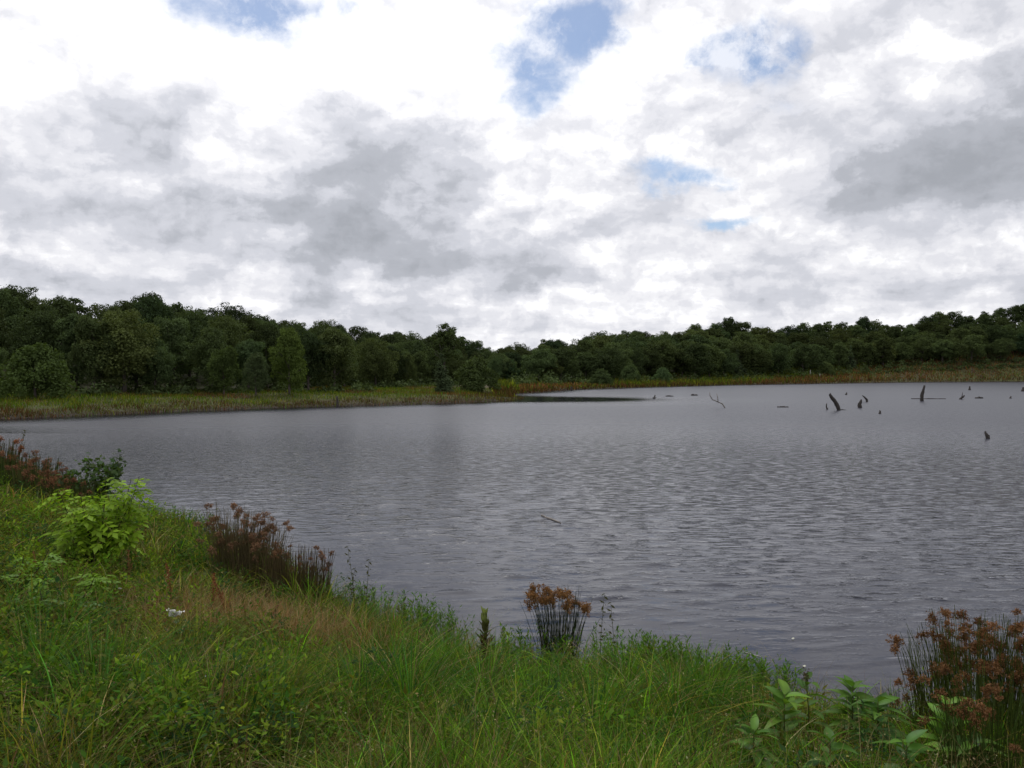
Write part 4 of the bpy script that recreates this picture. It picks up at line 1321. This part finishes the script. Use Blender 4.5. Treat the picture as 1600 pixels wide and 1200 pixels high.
def snag(label, pts, radii, py_water, name='dead_stump', branches=(), group='drowned dead wood in the pond', mat=M_DEAD, seed=0, cat='stump', dz=0.0):
    """pts in photo pixels, foot first; the foot stands in the water where its row meets the surface"""
    Y = CAMH * FPX / (py_water - HOR)
    P_ = np.array([pix(a, b, Y + (c if False else 0)) for a, b, c in [(p[0], p[1], 0) for p in pts]])
    P_[:, 1] += np.linspace(0, 0.5, len(P_)) * (0.3 if len(P_) > 1 else 0)
    foot = P_[0].copy(); foot[2] = 0
    root = empty(name, label, cat, tuple(foot), 0, group)
    Q = P_ - foot
    Q[0, 2] = -0.35
    Q = np.concatenate([Q[:1], [[Q[0, 0], Q[0, 1], 0.0]], Q[1:]]) if len(Q) > 1 else Q
    rad = 0.74 * np.array([radii[0] * 1.1] + list(radii))[:len(Q)]
    # finer steps along the trunk
    tt = np.linspace(0, len(Q) - 1, len(Q) * 3)
    Qf = np.stack([np.interp(tt, np.arange(len(Q)), Q[:, k]) for k in range(3)], 1)
    rf = np.interp(tt, np.arange(len(Q)), rad)
    V, F = tube(Qf, rf, 9, 0.16, seed)
    V[-9:, 2] += np.random.default_rng(seed).uniform(-0.3, 1.6, 9) * rf[-1]       # splintered top
    link('trunk', meshnp('trunk', V, F, smooth=False), mat, root)
    for bi, (bp, br) in enumerate(branches):
        B = np.array([pix(a, b, Y) for a, b in bp]) - foot
        B[:, 1] += np.linspace(0, 0.25, len(B))
        V, F = tube(B, np.linspace(br, br * 0.4, len(B)), 6, 0.15, seed + bi + 1)
        link('branch', meshnp('branch', V, F), mat, root)
    return root


snag('thick curved black stump leaning left, largest of the drowned trunks', [(1311, 641), (1309, 634), (1305, 626), (1298, 618)], [0.20, 0.21, 0.20, 0.16], 641, branches=[([(1311, 641), (1317, 640), (1324, 641)], 0.05)], seed=1)
snag('thin broken stick standing just left of the thick curved stump', [(1293, 640), (1292, 636), (1293, 631)], [0.09, 0.07, 0.05], 640, 'dead_branch', [([(1293, 640), (1296, 637)], 0.05)], seed=2, cat='branch')
snag('short stout black stump right of the thick curved stump', [(1344, 637), (1344, 632), (1347, 626)], [0.24, 0.22, 0.12], 637, seed=3)
snag('bent forked branch behind the short stout stump', [(1355, 627), (1355, 624), (1352, 621)], [0.16, 0.14, 0.10], 628, 'dead_branch', [([(1354, 624), (1351, 620), (1349, 618)], 0.09)], seed=4, cat='branch')
snag('tiny forked stub below the short stout stump', [(1375, 646), (1377, 643)], [0.13, 0.08], 646.5, 'dead_stump', [([(1375, 645), (1379, 643)], 0.05)], seed=5)
snag('tall black stump leaning right, standing alone behind a floating log', [(1441, 626), (1441, 619), (1443, 611), (1446, 603)], [0.24, 0.24, 0.20, 0.12], 626.5, seed=6)
snag('low stump with a thin raised branch right of the tall stump', [(1500, 624), (1504, 621), (1508, 619)], [0.17, 0.16, 0.10], 624, 'dead_stump', [([(1503, 621), (1505, 615), (1506, 613)], 0.05)], seed=7)
snag('small pale stub far out above the low branched stump', [(1515, 609), (1516, 605)], [0.3, 0.16], 609.5, seed=8)
snag('dark stump with a notched top, nearest of the drowned wood at right', [(1545, 684), (1544, 680), (1543, 676)], [0.115, 0.10, 0.055], 685, 'dead_stump', [([(1546, 681), (1548, 679)], 0.04)], seed=9)
snag('pale bare bough rising with two upright twigs left of the stumps', [(1133, 637), (1129, 631), (1120, 627), (1113, 624)], [0.07, 0.065, 0.06, 0.04], 637.5, 'dead_branch', [([(1122, 628), (1122, 621), (1121, 615)], 0.05), ([(1113, 624), (1110, 618), (1110, 612)], 0.045)], seed=10, mat=M_GREYWOOD, cat='branch')
snag('small dark snag at the outer end of the calm dark water', [(1022, 622), (1024, 618)], [0.16, 0.08], 622.5, 'dead_branch', [([(1020, 622), (1026, 621)], 0.08)], seed=11, cat='branch')
snag('lone post standing in the water below the far sedge bank', [(893, 610), (893, 605)], [0.26, 0.2], 610.5, 'dead_stump', seed=12)
snag('dark thick stump against the grassy left bank', [(527, 635), (527, 628), (526, 621)], [0.14, 0.13, 0.11], 635.5, 'dead_stump', seed=13)
snag('dark stub at the right picture edge on the far water', [(1598, 611), (1600, 607)], [0.35, 0.2], 611.5, 'dead_stump', seed=14)
snag('small far stub above the thick curved stump', [(1322, 617), (1324, 614)], [0.2, 0.1], 617, 'dead_stump', seed=15)
snag('tiny stub far out at right below the edge stub', [(1579, 622), (1581, 620)], [0.18, 0.1], 622.5, 'dead_stump', seed=16)


def log(label, xa, xb, py, rad, seed, mat=M_DEAD, name='floating_log', tilt=0.0, cat='log', py2=None):
    a = pix(xa, py, CAMH * FPX / (py - HOR)); b_ = pix(xb, py2 or py, CAMH * FPX / ((py2 or py) - HOR))
    mid = (a + b_) / 2; mid[2] = 0
    ks = np.linspace(0, 1, 9)
    g = np.random.default_rng(seed)
    pts = a[None] * (1 - ks[:, None]) + b_[None] * ks[:, None] - mid
    pts[:, 2] = rad * 0.25 + g.normal(size=9) * rad * 0.25 + tilt * (ks - 0.5)
    V, F = tube(pts, rad * (0.7 + 0.5 * np.sin(np.pi * (0.15 + 0.8 * ks))), 8, 0.15, seed)
    o = link(name, meshnp(name, V, F), mat, None, mid)
    return tag(o, label, cat, 'floating logs and sticks on the pond')


log('long thin floating log crossing the foot of the tall leaning stump', 1424, 1478, 623.5, 0.06, 1)
log('short floating log right of the low branched stump', 1524, 1536, 622.5, 0.12, 2)
log('short floating log left of the thick curved stump', 1215, 1232, 636.5, 0.08, 3)
log('floating log left of the pale bare bough', 1080, 1090, 618, 0.13, 4)
log('floating log at the outer end of the calm dark water', 1040, 1052, 619.5, 0.1, 5)
log('grey floating stick lying alone in the middle of the pond', 846, 876, 806, 0.016, 6, M_GREYWOOD, 'floating_stick', 0, 'stick', 818)
log('small pale stick floating near the shore above the large-leaved plants', 1166, 1192, 1022, 0.0055, 7, M_PALEPOST, 'floating_stick', 0, 'stick', 1029)

FLOAT = leaf_mesh('floating_leaf', 0.05, 0.016, (0.5, 0.5, 0.42), 13, fold=0.05, droop=0.0)
for px, py, lb in ((1258, 1046, 'pale leaf floating left of the rusty rushes, nearest the large-leaved plants'), (1240, 1002, 'pale leaf floating farther out above the other floating leaf')):
    x, y = at0(px, py)
    o = link('floating_leaf', FLOAT, None, None, (x, y, 0.012)); o.rotation_euler = (0, 0, px * 0.7)
    tag(o, lb, 'leaf', 'floating leaves near the shore')

# pale posts on the far right bank
for px, py, hgt_, lb in ((1266, 597, 2.2, 'pale post standing on the far right bank, taller of two'), (1281, 596, 1.3, 'shorter pale post just right of the taller one on the far bank')):
    Y = 250.0
    x = (px - 800) / FPX * Y
    while shore_dist(np.array([x]), np.array([Y]))[0] < 4: Y += 1; x = (px - 800) / FPX * Y
    z = h1(x, Y)
    V, F = tube([(0, 0, -0.4), (0, 0, hgt_ * 0.5), (0.04, 0, hgt_)], [0.08, 0.08, 0.07], 8, 0.05, 3)
    tag(link('wooden_post', meshnp('wooden_post', V, F), M_PALEPOST, None, (x, Y, z)), lb, 'post', 'posts on the far bank')

# low scrub standing out in front of the right wood
for px, dist, H, lb in ((985, 9, 4.2, 'greyish rounded bush standing forward on the far bank'), (940, 8, 3.2, 'smaller light bush left of the greyish rounded bush'), (1035, 9, 3.6, 'dark bush at the far bank right of the greyish rounded bush'), (1290, 14, 4.0, 'round bush behind the pale posts')):
    p_ = along(dist, px, px + 4, 1)
    if p_:
        tree('bush', p_[0][0], p_[0][1], H, 0.95, tintv(1.25), 'special', 'right', lb)
        placed[-1]['o']['label'] = lb

# scum and bits of plant drifting in the shallows by the near shore
gq = np.random.default_rng(97)
r_ = 5.0 * (14 / 5.0) ** gq.random(60000); a = gq.uniform(-0.62, 0.62, 60000)
X, Y = r_ * np.sin(a), r_ * np.cos(a)
d = -shore_dist(X, Y)
ok = (d > 0.0) & (gq.random(60000) < 0.16 * np.exp(-d / 0.55) * np.clip(0.5 + vnoise(X, Y, 0.6, 13), 0.05, 1.5))
X, Y = X[ok], Y[ok]; n = len(X)
V, F = leaf_quads(np.stack([X, Y, np.full(n, 0.012)], 1), np.array([0, 0, 1.0]) + gq.normal(size=(n, 3)) * 0.08, gq.uniform(0.006, 0.020, n), gq, 1.7)
cl = np.where((gq.random(n) < 0.5)[:, None], np.array([0.10, 0.085, 0.05]), np.array([0.07, 0.09, 0.03]))
cl = np.where((gq.random(n) < 0.12)[:, None], np.array([0.34, 0.31, 0.24]), cl)
tag(link('floating_debris', meshnp('floating_debris', V, F, cols=np.repeat(jitter(cl, gq), 4, axis=0)), M_GRASS), 'small bits of dead leaf drifting in the shallows along the near shore', 'debris', kind='stuff')
